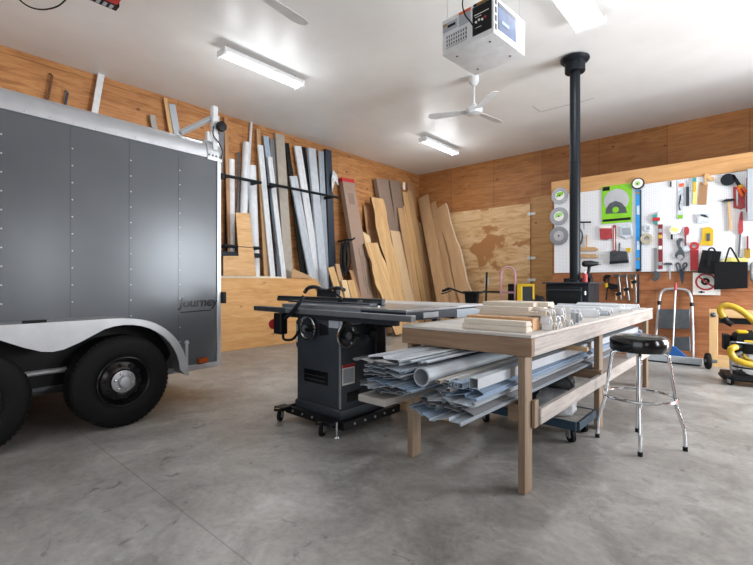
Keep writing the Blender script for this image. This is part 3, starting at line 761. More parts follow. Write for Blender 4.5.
# ------------------------------------------------------------------ wood stove and flue
S = thing('wood_stove', 'black wood stove with glass door behind the workbench', 'stove', (-1.97, 6.25, 0))
obj('pedestal', MB().m('black_iron').box(-.2, .2, -.2, .2, .0, .46).box(-.27, .27, -.24, .24, 0, .03), S, .008)
obj('firebox', MB().m('black_iron').box(-.275, .275, -.24, .25, .46, 1.185), S, .012, seg=2)
obj('top_plate', MB().m('saw_charcoal').box(-.31, .30, -.28, .28, 1.185, 1.205), S, .004)
dr = obj('door', MB().m('black_iron').box(-.245, .20, -.275, -.24, .62, 1.14), S, .01)
obj('glass', MB().m('dark_glass').box(-.19, .145, -.279, -.274, .74, 1.08), dr, .002)
obj('door_frame', MB().m('saw_charcoal').box(-.245, .20, -.283, -.275, 1.095, 1.11), dr)
obj('handle', MB().m('steel').tube(smooth([(.225, -.25, .8), (.23, -.31, .82), (.23, -.32, .9)]), .012, 8), dr)
obj('hinge', MB().m('zinc').cyl((.235, -.262, 1.04), (.235, -.262, 1.09), .012).cyl((.235, -.262, .7), (.235, -.262, .75), .012), dr)
obj('heat_shield', MB().m('black_iron').box(-.16, .2, .12, .24, 1.205, 1.26), S, .004)
Fp = thing('flue_pipe', 'tall black stove pipe rising from the stove to the ceiling', 'pipe', (-1.938, 6.25, 0))
prof = [(.0, 1.207), (.10, 1.207), (.10, 1.235), (.078, 1.24)]
obj('lower_pipe', MB().m('flue_black').lathe([(0, 1.207), (.09, 1.207), (.09, 1.235), (.069, 1.24), (.069, 2.83), (.074, 2.832), (.074, 2.85), (0, 2.85)], None, 32), Fp)
obj('upper_pipe', MB().m('flue_black').lathe([(.0665, 2.85), (.0665, 4.12), (0, 4.12)], None, 32), Fp)
obj('ceiling_collar', MB().m('flue_black').lathe([(0, 4.07), (.125, 4.07), (.13, 4.08), (.13, 4.19), (.14, 4.2), (.165, 4.21), (.185, 4.235), (.185, 4.25), (.13, ZC - .001), (0, ZC - .001)], None, 36), Fp, 0, 30)
# tools resting on the stove
q = Vector((-1.85, 6.36, 1.262))
D = thing('power_drill', 'black cordless drill standing on the rear of the stove top', 'drill', q + Vector((.05, -.02, 0)), .6)
obj('battery', MB().m('black_matte').box(-.05, .05, -.04, .04, 0, .05), D, .008)
obj('handle', MB().m('black_matte').tube([(0, 0, .05), (.012, 0, .1), (.02, 0, .16)], [.022, .02, .025], 10), D)
obj('body', MB().m('black_matte').tube([(-.07, 0, .19), (-.05, 0, .192), (.05, 0, .195), (.08, 0, .195), (.13, 0, .195)], [.025, .042, .042, .034, .024], 12), D)
obj('chuck', MB().m('steel_dark').cyl((.13, 0, .195), (.17, 0, .195), .02, .012), D)
C2 = thing('red_can', 'small red can standing beside the flue pipe on the stove', 'can', (-1.80, 6.22, 1.2062))
obj('can_body', MB().m('red_dull').lathe([(0, 0), (.03, 0), (.032, .01), (.032, .10), (.026, .115), (0, .115)], None, 16), C2)
obj('cap', MB().m('paper').lathe([(.014, .115), (.014, .14), (0, .142)], None, 12), C2)

# ------------------------------------------------------------------ table saw
SW = thing('table_saw', 'dark grey cabinet table saw with handwheels and wide extension table', 'table saw', (0, 0, 0))
cx0, cx1, cy0, cy1 = -3.10, -2.55, 2.42, 2.95
b = MB().m('saw_charcoal').box(cx0, cx1, cy0, cy1, .165, .93)
obj('cabinet', b, SW, .012, seg=2)
b = MB().m('saw_charcoal'); e = .014
vs = [(cx0 - e, cy0 - e, .085), (cx1 + e, cy0 - e, .085), (cx1 + e, cy1 + e, .085), (cx0 - e, cy1 + e, .085), (cx0 - e, cy0 - e, .165), (cx1 + e, cy0 - e, .165), (cx1 + e, cy1 + e, .165), (cx0 - e, cy1 + e, .165),
      (cx0, cy0, .175), (cx1, cy0, .175), (cx1, cy1, .175), (cx0, cy1, .175)]
b.add(vs, [(3, 2, 1, 0), (0, 1, 5, 4), (1, 2, 6, 5), (2, 3, 7, 6), (3, 0, 4, 7), (4, 5, 9, 8), (5, 6, 10, 9), (6, 7, 11, 10), (7, 4, 8, 11), (8, 9, 10, 11)])
obj('plinth', b, SW, .006)
obj('corner_edge', MB().m('steel').box(cx1 - .012, cx1 + .004, cy0 - .004, cy0 + .012, .18, .92), SW, .003)
b = MB().m('saw_charcoal').prism([(cy0 + .06, .86), (cy0 + .06, .62), (cy0 + .16, .5), (cy1 - .05, .5), (cy1 - .05, .86)], cx0 - .10, cx0, mfx)
obj('motor_cover', b, SW, .01)
obj('cover_sticker', MB().m('paper_grey').box(cx0 - .09, cx0 - .015, cy0 + .058, cy0 + .062, .76, .82).m('paper').box(cx0 - .085, cx0 - .03, cy0 + .058, cy0 + .0615, .66, .73).m('blue_print').box(cx0 - .085, cx0 - .05, cy0 + .058, cy0 + .0615, .625, .65), SW)
# nameplate: black plate with light lines of lettering
np_ = obj('nameplate', MB().m('black_gloss').box(-3.00, -2.69, cy0 - .004, cy0, .345, .455), SW, .002)
obj('plate_lines', MB().m('steel_dark').box(-2.985, -2.72, cy0 - .006, cy0 - .0035, .408, .412).box(-2.97, -2.73, cy0 - .006, cy0 - .0035, .372, .378), np_)
obj('front_sticker', MB().m('paper_grey').box(-2.68, -2.52, cy0 - .003, cy0, .83, .90), SW)
wl = obj('warning_label', MB().m('paper').box(cx1, cx1 + .003, 2.445, 2.585, .365, .53), SW)
obj('label_band', MB().m('red_paint').box(cx1 + .002, cx1 + .004, 2.445, 2.585, .505, .53), wl, label='red warning band')
obj('label_lines', MB().m('paper_grey').box(cx1 + .002, cx1 + .0038, 2.455, 2.575, .38, .495), wl)
obj('side_sticker', MB().m('paper_grey').box(cx1, cx1 + .003, 2.50, 2.66, .85, .90), SW)
obj('side_vent', MB().m('black_matte').box(cx1, cx1 + .006, 2.5, 2.64, .22, .30), SW)
def handwheel(c, ax, r, nm='handwheel'):
    m_ = frame(c, *(((0, 1, 0), (0, 0, 1), (1, 0, 0)) if ax == 'X' else ((1, 0, 0), (0, 0, 1), (0, -1, 0))))
    hw = thing(nm, None, None); hw.parent = SW; hw.matrix_local = m_
    obj('rim', MB().m('chrome').lathe([(r - .014, .03), (r, .036), (r + .004, .045), (r, .056), (r - .014, .056), (r - .02, .044), (r - .014, .03)], None, 36), hw)
    obj('disc', MB().m('saw_dark').lathe([(.02, .01), (r - .012, .034), (r - .012, .042), (.03, .024), (.03, .06), (0, .06)], None, 36), hw)
    obj('hub', MB().m('steel').lathe([(0, -.03), (.02, -.03), (.022, .055), (.03, .06), (.03, .078), (0, .08)], None, 10), hw)
    obj('crank', MB().m('black_matte').cyl((r * .7, 0, .04), (r * .7, 0, .12), .012, .015), hw)
handwheel((-2.905, cy0, .81), 'Y', .10)
handwheel((cx1, 2.45, .775), 'X', .10)
obj('arc_slot', MB().m('black_matte').prism([(-2.80, .86), (-2.70, .84), (-2.68, .77), (-2.80, .75)], cy0 - .002, cy0 + .002, frame((0, 0, 0), (1, 0, 0), (0, 0, 1), (0, 1, 0))), SW)
obj('lock_knob', MB().m('black_matte').lathe([(0, 0), (.015, 0), (.015, .05), (.045, .055), (.05, .08), (.03, .095), (0, .095)], frame((cx1, 2.74, .765), (0, 1, 0), (0, 0, 1), (1, 0, 0)), 10), SW)
obj('dust_port', MB().m('black_matte').box(cx1, cx1 + .12, 2.72, 2.95, .81, .90).box(cx1, cx1 + .05, 2.8, 2.93, .3, .82), SW, .008)
# table surface: cast top, left wing, right extension and outfeed
TZ = 1.005
obj('cast_top', MB().m('cast_iron').box(-3.35, -2.35, 2.44, 3.14, TZ - .04, TZ), SW, .004)
obj('extension_table', MB().m('cast_iron').box(-2.348, -1.895, 2.44, 3.14, TZ - .02, TZ).m('navy').box(-2.348, -1.905, 2.46, 3.13, TZ - .085, TZ - .02), SW, .003)
obj('extension_label', MB().m('paper_grey').box(-1.906, -1.90, 2.66, 2.86, TZ - .072, TZ - .03), SW)
obj('outfeed_table', MB().m('laminate').box(-3.2, -1.93, 3.145, 3.64, TZ - .02, TZ).m('siding_grey').box(-3.15, -1.91, 3.15, 3.62, TZ - .10, TZ - .03), SW, .003)
for (lx, ly) in ((-2.4, 3.575), (-3.1, 3.575)):
    obj('leg', MB().m('steel_dark').box(lx - .03, lx + .03, ly - .03, ly + .03, 0, TZ - .1).box(lx - .05, lx + .05, ly - .05, ly + .05, 0, .012), SW, .004)
obj('front_rail', MB().m('steel').box(-3.72, -1.80, 2.375, 2.43, .928, .972).m('steel_dark').box(-3.72, -3.2, 2.374, 2.431, .927, .9735), SW, .004)
obj('rail_angle', MB().m('saw_dark').box(-3.35, -1.95, 2.40, 2.44, .89, .93), SW, .003)
obj('rear_rail', MB().m('saw_dark').box(-3.55, -1.93, 3.1415, 3.1445, .9, TZ - .03), SW)
sw = obj('switch_box', MB().m('black_matte').box(-3.33, -3.22, 2.33, 2.41, .735, .925), SW, .008)
obj('stop_paddle', MB().m('red_paint').lathe([(0, 0), (.045, 0), (.048, .018), (.03, .03), (0, .03)], frame((-3.335, 2.345, .82), (0, 0, 1), (0.25, 1, 0), (-1, .25, 0)), 16), sw, label='red stop paddle')
obj('switch_cord', MB().m('black_matte').tube(smooth([(-3.25, 2.38, .735), (-3.22, 2.37, .69), (-3.12, 2.39, .70), (-3.03, 2.40, .80), (-3.0, 2.405, .88), (-3.02, 2.40, .95)]), .012, 8), SW)
obj('hold_down_arm', MB().m('black_iron').tube(smooth([(-3.20, 2.36, .88), (-3.08, 2.35, .94), (-3.0, 2.36, 1.02), (-2.98, 2.40, 1.08)]), .018, 8), SW)
# crosscut fence along the top
fy = 2.78
obj('crosscut_fence', MB().m('saw_dark').box(-3.9, -2.42, fy, fy + .05, TZ + .001, 1.06).m('saw_charcoal').box(-3.9, -2.42, fy - .008, fy, 1.012, 1.035), SW, .004)
obj('fence_stop', MB().m('steel').cyl((-2.66, fy - .02, 1.02), (-2.66, fy + .0, 1.02), .028), SW); obj('fence_stop', MB().m('steel').cyl((-2.58, fy - .02, 1.0), (-2.58, fy, 1.0), .02), SW)
obj('fence_slide', MB().m('saw_charcoal').box(-3.55, -2.45, fy - .12, fy - .008, TZ + .0, TZ + .018), SW, .003)
obj('knob', MB().m('black_matte').lathe([(0, 0), (.02, 0), (.026, .02), (.02, .04), (0, .042)], Matrix.Translation((-2.86, fy - .06, TZ + .02)), 12), SW)
# blade guard with two arms
G0 = thing('blade_guard', None, None); G0.parent = SW; G0.location = (0, 0, 0)
obj('guard_plate', MB().m('saw_dark').prism([(-3.33, 1.06), (-3.05, 1.06), (-3.04, 1.12), (-3.09, 1.145), (-3.17, 1.13), (-3.28, 1.145), (-3.33, 1.12)], 2.84, 2.90, frame((0, 0, 0), (1, 0, 0), (0, 0, 1), (0, 1, 0))), G0, .005)
obj('guard_arm', MB().m('saw_dark').tube(smooth([(-3.50, 2.83, 1.10), (-3.44, 2.83, 1.145), (-3.33, 2.835, 1.155), (-3.22, 2.84, 1.12)]), [.02] * 24 + [.016], 8), G0)
obj('guard_arm', MB().m('saw_dark').tube(smooth([(-3.16, 2.83, 1.12), (-3.02, 2.83, 1.15), (-2.92, 2.83, 1.13)]), .018, 8), G0)
b = MB().m('brass')
for x, z in ((-3.48, 1.115), (-3.30, 1.13), (-3.07, 1.125), (-2.94, 1.135)): b.lathe([(.012, 0), (.010, .01), (0, .012)], frame((x, 2.82, z), (1, 0, 0), (0, 0, 1), (0, -1, 0)), 8)
obj('guard_bolts', b, G0)
obj('guard_lever', MB().m('black_iron').tube(smooth([(-3.02, 2.82, 1.09), (-2.9, 2.8, 1.04), (-2.84, 2.77, 1.0)]), .01, 6), G0)
obj('mitre_bar', MB().m('steel').box(-3.3, -2.3, 2.60, 2.62, TZ, TZ + .008), SW)
# mobile base on casters
MBs = thing('mobile_base', None, None); MBs.parent = SW
obj('base_rail', MB().m('black_matte').box(-3.16, -2.44, 2.345, 2.375, .05, .115), MBs, .004)
obj('base_rail', MB().m('black_matte').box(-2.455, -2.425, 2.345, 3.04, .05, .115), MBs, .004)
obj('base_rail', MB().m('black_matte').box(-3.16, -2.44, 3.01, 3.04, .05, .115), MBs, .004)
obj('base_rail', MB().m('black_matte').box(-3.17, -3.14, 2.345, 3.04, .05, .115), MBs, .004)
obj('base_tray', MB().m('black_matte').box(-3.15, -2.44, 2.36, 3.03, .07, .086), MBs)
for k in range(5): obj('base_bolt', MB().m('zinc').lathe([(.010, 0), (.010, .008), (0, .01)], frame((-3.06 + k * .13, 2.345, .085), (1, 0, 0), (0, 0, 1), (0, -1, 0)), 6), MBs)
for k in range(5): obj('base_bolt', MB().m('zinc').lathe([(.010, 0), (.010, .008), (0, .01)], frame((-2.425, 2.46 + k * .12, .085), (0, 1, 0), (0, 0, 1), (1, 0, 0)), 6), MBs)
def caster(par, x, y, a, r=.048, lock=True, top=.1, mat='black_matte'):
    c = thing('caster', None, None); c.parent = par; c.location = (x, y, 0); c.rotation_euler = (0, 0, a)
    obj('wheel', MB().m('rubber').lathe([(0, -.014), (r * .5, -.014), (r, -.012), (r, .012), (r * .5, .014), (0, .014)], Matrix.Translation((0, 0, r)) @ Matrix.Rotation(PI / 2, 4, 'Y'), 20), c)
    obj('fork', MB().m('zinc').box(-.022, -.017, -.02, .025, r * .7, top).box(.017, .022, -.02, .025, r * .7, top).box(-.022, .022, -.02, .03, top - .006, top), c, .002)
    obj('hub', MB().m('zinc').cyl((-.0155, 0, r), (.0155, 0, r), r * .45, n=14), c)
    if lock: obj('lock_pedal', MB().m('black_matte').box(-.028, .028, -.07, .03, top, top + .02).m('brass').box(-.02, .02, -.075, -.04, top + .018, top + .024), c, .004)
    return c
caster(MBs, -3.14, 2.27, .5); caster(MBs, -2.585, 2.265, .4); caster(MBs, -2.60, 3.11, .2, lock=False); caster(MBs, -3.14, 3.11, .2, lock=False)
obj('outrigger', MB().m('black_matte').box(-3.19, -3.08, 2.24, 2.35, .095, .125), MBs, .004)
obj('outrigger', MB().m('black_matte').box(-2.64, -2.47, 2.235, 2.35, .095, .125), MBs, .004)
obj('levelling_foot', MB().m('zinc').cyl((-2.47, 2.31, .004), (-2.47, 2.31, .12), .008).lathe([(0, 0), (.022, 0), (.018, .012), (0, .014)], Matrix.Translation((-2.47, 2.31, 0)), 12), MBs)
# offcuts stacked beyond the saw
for i in range(6):
    z0 = .0 + i * .075
    x0 = -2.62 + .02 * (i % 3); m_ = ['pine', 'pine_tan', 'pine_pale', 'stick_x', 'trim_brown_x', 'stick_x'][i]
    b = MB().m(['stick_x', 'trim_brown_x', 'stick_x', 'trim_brown_x', 'grey_plank', 'stick_x'][i]).box(x0, x0 + .62 - .05 * (i % 2), 3.22, 3.50 - .02 * i, z0, z0 + .07)
    obj('wood_offcut', b, None, .004, label='thick wood offcut, %s from the floor in the stack under the saw outfeed table' % ORD[i], cat='wood', group='wood offcuts stacked under the outfeed table')

# ------------------------------------------------------------------ workbench
WB = thing('workbench', 'long wooden workbench with a pale worn top on square legs', 'workbench')
bx0, bx1, by0, by1, tz0, tz1 = -1.885, -.968, 2.38, 5.90, .782, .905
obj('tabletop', MB().m('bench_top').box(bx0 + .002, bx1 - .002, by0 + .002, by1 - .002, tz1 - .018, tz1), WB, .003)
obj('apron', MB().m('bench_wood_x').box(bx0, bx1, by0, by0 + .04, tz0, tz1 - .019), WB, .004)
obj('apron', MB().m('bench_wood_x').box(bx0, bx1, by1 - .04, by1, tz0, tz1 - .019), WB, .004)
obj('apron', MB().m('bench_wood_y').box(bx1 - .04, bx1, by0 + .041, by1 - .041, tz0, tz1 - .019), WB, .004)
obj('apron', MB().m('bench_wood_y').box(bx0, bx0 + .04, by0 + .041, by1 - .041, tz0, tz1 - .019), WB, .004)
for lx in (-1.05, -1.842):
    for ly in (2.386, 3.86, 5.76):
        obj('leg', MB().m('bench_wood_z').box(lx, lx + .042, ly, ly + .105, 0, tz0 - .001), WB, .004)
for rx in (-1.006, -1.842 - .034):
    obj('lower_rail', MB().m('bench_wood_y').box(rx, rx + .034, 2.53, 3.965, .37, .462), WB, .004)
    obj('lower_rail', MB().m('bench_wood_y').box(rx, rx + .034, 3.97, 5.86, .37, .462), WB, .004)
obj('cross_beam', MB().m('bench_wood_x').box(-1.86, -.98, 3.80, 3.855, .42, .489), WB, .004)
obj('cross_beam', MB().m('bench_wood_x').box(-1.86, -.98, 5.70, 5.755, .42, .489), WB, .004)
for y_ in (3.80, 5.70): obj('packing_block', MB().m('bench_wood_x').box(-1.74, -1.54, y_, y_ + .055, .49, .521), WB, .003)
obj('cleat', MB().m('bench_wood_x').box(-1.15, -1.052, 2.47, 2.51, .38, .47), WB, .003)
obj('cleat', MB().m('bench_wood_z').box(-1.006, -.985, 2.47, 2.53, .36, .52), WB, .003)
obj('spacer_stick', MB().m('stick_x').box(-1.33, -.955, 3.35, 3.39, .70, .732), None, .003, label='thin pale wood stick poking out under the bench apron', cat='stick')

# ------------------------------------------------------------------ siding under the bench
def sid_prof(w, h=.014, rnd=None):
    return [(-w / 2, .002), (-w / 2 + .006, -.006), (-w * .42, 0), (-w * .05, h), (-w * .03, 0), (w * .38, h), (w * .42, h * .4), (w * .47, h * .5), (w / 2, h * 1.2), (w / 2 - .012, h * 1.5)]
def siding(label, x, y0, y1, za, zb, w, mat, flip=1, roll=0, group=None, hgt=.014, name='siding_panel', yaw=0, th=.0025):
    P = sid_prof(w, hgt); b = MB().m(mat); n = 6; vs = []; fs = []; k = len(P); rr = math.cos(roll), math.sin(roll)
    for i in range(n + 1):
        t = i / n; y = y0 + (y1 - y0) * t; z = za + (zb - za) * t; xo = yaw * (y - y0)
        for off in (0, th):
            for (px, pz) in P:
                px *= flip; pz += off
                vs.append((x + xo + px * rr[0] - pz * rr[1], y + .03 * math.sin(px * 30 + x * 90) * (1 if i == 0 else 0), z + px * rr[1] + pz * rr[0]))
    for i in range(n):
        a, c = i * 2 * k, (i + 1) * 2 * k
        for j in range(k - 1):
            fs += [(a + j, a + j + 1, c + j + 1, c + j), (a + k + j + 1, a + k + j, c + k + j, c + k + j + 1)]
        fs += [(a, c, c + k, a + k), (a + k - 1, a + 2 * k - 1, c + 2 * k - 1, c + k - 1)]
    for a in (0, n * 2 * k):
        for j in range(k - 1): fs.append((a + j, a + k + j, a + k + j + 1, a + j + 1))
    b.add(vs, fs); return obj(name, b, None, 0, 25, label=label, cat='siding panel' if name == 'siding_panel' else 'trim strip', group=group)
obj('grey_plank', MB().m('grey_plank').box(-1.74, -1.535, 1.79, 5.85, .522, .562), None, .006, label='weathered grey plank carrying the left siding stack under the bench', cat='plank')
rs = random.Random(21); NL = 14
for i in range(NL):
    z = .572 + i * .0148; mt = ['siding_grey', 'siding_pale', 'siding_dark', 'siding_grey', 'siding_blue'][i % 5]
    x = -1.605 + rs.uniform(-.035, .045); y0 = 1.80 + rs.uniform(0, .12) - (.04 if i in (3, 4) else 0)
    lab = 'grey siding panel, %s in the left stack under the bench' % ('topmost' if i == NL - 1 else 'lowest' if i == 0 else ORD[i] + ' from the bottom')
    siding(lab, x, y0, 5.7 + rs.uniform(0, .3), z, z - .018, .25 + (.03 if i > 10 else 0), 'siding_pale' if i == NL - 1 else mt, 1 if i % 2 else -1, rs.uniform(-.05, .05), 'grey siding stacked left under the bench', .010 + rs.uniform(0, .007))
# PVC pipe and channels beside the stack
pc = onY(423.5, 376.5, 1.97)
obj('drain_pipe', MB().m('siding_pale').lathe([(.044, 0), (.054, 0), (.054, 3.7), (.044, 3.7), (.044, 0)], frame((pc.x, 1.95, pc.z), (1, 0, 0), (0, .006, 1), (0, 1, -.006)), 28), None, 0, 40,
    label='thick pale round pipe lying beside the left siding stack', cat='pipe')
for i, (x, y0, z, w, mt, lab) in enumerate((
    (-1.49, 1.93, .755, .10, 'siding_pale', 'ribbed pale strip lying over the round pipe, nearest the left stack'),
    (-1.415, 1.99, .752, .07, 'grey_vinyl', 'ribbed grey strip lying on the crown of the round pipe'),
    (-1.43, 1.85, .614, .10, 'siding_blue', 'wide blue grey strip lying beneath the round pipe'))):
    siding(lab, x, y0, 5.6, z, z - .01, w, mt, 1, 0, None, .010, 'trim_strip')
# right, lower bundle
k_ = 0
for i in range(6):
    for c in range(2):
        z = .492 + i * .023 + (.012 if c else 0)
        if i == 5 and c == 0: continue
        x = (-1.36, -1.19)[c] + rs.uniform(-.025, .02); y0 = 1.79 + rs.uniform(0, .16) + .03 * i
        mt = ['siding_blue', 'siding_grey', 'siding_dark', 'siding_pale', 'siding_grey', 'siding_blue'][(i + c) % 6]
        lab = 'blue grey siding panel, %s layer of the lower right bundle, %s side' % (ORD[i], ('left', 'right')[c])
        siding(lab, x, y0, 5.9 + rs.uniform(-.2, .15), z, z + .008, .18, mt, 1 if (i + c) % 2 else -1, rs.uniform(-.09, .09), 'siding bundle lower right under the bench', .013 + rs.uniform(0, .01)); k_ += 1
# hollow channels poking out of the bundle
def chan(label, x, y0, y1, z, w, h, mat, dz=.07, t=.003):
    b = MB().m(mat); L = y1 - y0
    q = [(-w / 2, 0), (w / 2, 0), (w / 2, h), (-w / 2, h)]; qi = [(-w / 2 + t, t), (w / 2 - t, t), (w / 2 - t, h - t), (-w / 2 + t, h - t)]
    vs = [];
    for (yy, zz) in ((0, 0), (L, dz)):
        vs += [(p[0], yy, p[1] + zz) for p in q] + [(p[0], yy, p[1] + zz) for p in qi]
    fs = []
    for j in range(4):
        k = (j + 1) % 4
        fs += [(j, k, 8 + k, 8 + j), (4 + k, 4 + j, 12 + j, 12 + k), (j, 4 + j, 4 + k, k), (8 + j, 8 + k, 12 + k, 12 + j)]
    b.add(vs, fs); return obj('hollow_channel', b, None, 0, label=label, cat='channel', mx=Matrix.Translation((x, y0, z)))
chan('square pale hollow channel lying on top of the lower right siding bundle', -1.115, 2.0, 5.8, .655, .05, .055, 'siding_pale', -.02)
chan('flat blue hollow channel lying left of the square pale channel', -1.20, 1.98, 5.9, .648, .07, .03, 'siding_blue', .0)
for i in range(8):
    x = -1.32 + i * .016 + rs.uniform(-.003, .003)
    chan('thin hollow trim end in the open jaws of the lower bundle, %s from its left' % ORD[i], x, 1.92 + rs.uniform(0, .14), 5.0, .632 + rs.uniform(0, .012) + (.02 if i % 2 else 0), .026, .017, ['siding_pale', 'taupe_vinyl', 'siding_dark', 'grey_vinyl'][i % 4], .0, .002)

# ------------------------------------------------------------------ dolly and its load
DL = thing('furniture_dolly', 'carpeted furniture dolly with dark blue sides on four casters', 'dolly')
dx0, dx1, dy0, dy1 = -1.88, -1.03, 3.36, 3.78
obj('deck', MB().m('carpet').box(dx0, dx1, dy0, dy1, .155, .175), DL, .004)
obj('side_board', MB().m('blue_dark').box(dx0, dx1, dy0 - .022, dy0, .115, .178), DL, .004)
obj('side_board', MB().m('blue_dark').box(dx0, dx1, dy1, dy1 + .022, .115, .178), DL, .004)
obj('end_board', MB().m('blue_dark').box(dx1 - .0, dx1 + .022, dy0, dy1, .115, .178), DL, .004)
obj('end_board', MB().m('blue_dark').box(dx0 - .022, dx0, dy0, dy1, .115, .178), DL, .004)
for x, y in ((dx0 + .09, dy0 + .06), (dx1 - .06, dy0 + .06), (dx1 - .06, dy1 - .06), (dx0 + .09, dy1 - .06)): caster(DL, x, y, .9, .05, False, .154)
def sack(name, label, cat, c, s, mat, seed, rz=0):
    rnd = random.Random(seed); bm = bmesh.new(); bmesh.ops.create_icosphere(bm, subdivisions=4, radius=1)
    ph = [Vector((rnd.uniform(2, 5), rnd.uniform(2, 5), rnd.uniform(2, 5))) for _ in range(6)]
    for v in bm.verts:
        d = v.co.normalized(); sup = 1 / max(1e-3, (abs(d.x) ** 4 + abs(d.y) ** 4 + abs(d.z) ** 4) ** .25)
        w = 1 + .05 * sum(math.sin(p.dot(d) * 1.7 + i) for i, p in enumerate(ph)) / 2
        p = d * sup * .92 * w; v.co = Vector((p.x * s[0], p.y * s[1], max(p.z, -.9) * s[2]))
    zmin = min(v.co.z for v in bm.verts)
    for v in bm.verts: v.co.z -= zmin
    me = bpy.data.meshes.new(name); bm.to_mesh(me); bm.free(); me.materials.append(M[mat]); me.polygons.foreach_set('use_smooth', [True] * len(me.polygons))
    return obj(name, me, label=label, cat=cat, mx=Matrix.Translation(c) @ Matrix.Rotation(rz, 4, 'Z'))
sack('plastic_bag', 'pale filled plastic bag lying on the dolly deck', 'bag', (-1.22, 3.49, .176), (.15, .10, .10), 'bag_clear', 3)
sack('plastic_bag', 'dark filled bag on the dolly behind the pale bag', 'bag', (-1.33, 3.69, .176), (.2, .075, .15), 'bag_dark', 8)
obj('wood_box', MB().m('bench_wood_x').box(-1.86, -1.52, 3.38, 3.52, .176, .37).box(-1.84, -1.54, 3.40, 3.50, .36, .38), None, .005, label='brown wood block box standing on the left end of the dolly', cat='box')

# ------------------------------------------------------------------ trim on the bench top
ZT = tz1 + .001
def tb(label, x0, x1, y, w, z0, h, mat='trim_primed_x', rz=0, name='trim_board', group='trim boards piled near the bench front'):
    L = (x1 - x0) / 2; c = Matrix.Translation(((x0 + x1) / 2, y, z0)) @ Matrix.Rotation(rz, 4, 'Z')
    b = MB().m(mat); q = [(-w / 2, 0), (w / 2, 0), (w / 2, h * .55), (w * .36, h * .72), (w * .30, h), (-w / 2, h)]
    b.prism(q, -L, L, frame((0, 0, 0), (0, 1, 0), (0, 0, 1), (1, 0, 0)))
    return obj(name, b, None, .0015, label=label, cat='board', group=group, mx=c)
tb('white trim board lying alone at the front edge of the bench', -1.46, -1.035, 2.515, .09, ZT, .033)
tb('white trim board on top of the one at the front bench edge', -1.45, -1.04, 2.52, .085, ZT + .034, .030)
tb('bare brown board behind the two front white trim boards', -1.50, -1.05, 2.66, .12, ZT, .075, 'trim_brown_x')
n_ = 0
for L_ in range(6):
    for c in range(4):
        y = 2.80 + c * .092 + rs.uniform(-.006, .006); z = ZT + L_ * .0265
        if L_ == 5 and c in (0,): continue
        tb('primed trim board, %s layer up and %s row from the front of the white pile' % (ORD[L_], ORD[c]), -1.50 + rs.uniform(-.025, .02), -1.10 + rs.uniform(-.05, .045), y, .086, z, .026); n_ += 1
# jumble of white mouldings over the far half
def scrap(label, x, y, rz, L, w, h, z=ZT, mat='white_vinyl', name='moulding_offcut'):
    b = MB().m(mat); t = .006
    q = [(-w / 2, 0), (-w / 2, h * .5), (-w * .3, h), (w * .15, h), (w * .3, h * .6), (w / 2, h * .55), (w / 2, 0), (w / 2 - t, 0), (w / 2 - t, h * .4), (w * .2, h * .5), (0, h - t), (-w * .28, h - t), (-w / 2 + t, h * .4), (-w / 2 + t, 0)]
    b.prism(q, -L / 2, L / 2, frame((0, 0, 0), (0, 1, 0), (0, 0, 1), (1, 0, 0)))
    return obj(name, b, None, 0, label=label, cat='moulding', group='moulding offcuts on the far half of the bench', mx=Matrix.Translation((x, y, z)) @ Matrix.Rotation(rz, 4, 'Z'))
ends = random.Random(5)
for i in range(24):                                            # short curled ends heaped at the pile's right
    r_, c_ = divmod(i, 8)
    scrap('short white moulding end heaped right of the trim pile, %s in %s row up' % (ORD[c_], ORD[r_]), -1.015 + ends.uniform(-.014, .012) - .012 * r_, 2.735 + c_ * .056 + ends.uniform(-.006, .006), ends.uniform(-.35, .35), .06, ends.uniform(.036, .048), ends.uniform(.034, .042), ZT + r_ * .043, ['white_paint', 'trim_primed_x', 'white_vinyl'][i % 3])
obj('grey_box_section', MB().m('siding_pale').box(-.30, .30, -.045, -.04, 0, .075).box(-.30, .30, .04, .045, 0, .075).box(-.30, .30, -.045, .045, 0, .005).box(-.30, .30, -.045, .045, .075, .08), None, 0,
    label='open ended grey box section lying just behind the white trim pile', cat='channel', mx=Matrix.Translation((-1.30, 3.27, ZT)))
y = 3.42
for i in range(17):
    L = ends.uniform(.35, .62); x = -1.36 + ends.uniform(-.08, .08) + (.0 if i % 2 else .05)
    x = min(x, -.99 - L / 2)
    scrap('white moulding offcut on the bench, %s behind the grey box section' % ORD[i], x, y, ends.uniform(-.06, .06), L, ends.uniform(.065, .095), ends.uniform(.045, .075), ZT, ['white_vinyl', 'white_paint', 'siding_pale', 'grey_vinyl'][i % 4])
    y += .125 + ends.uniform(0, .012)

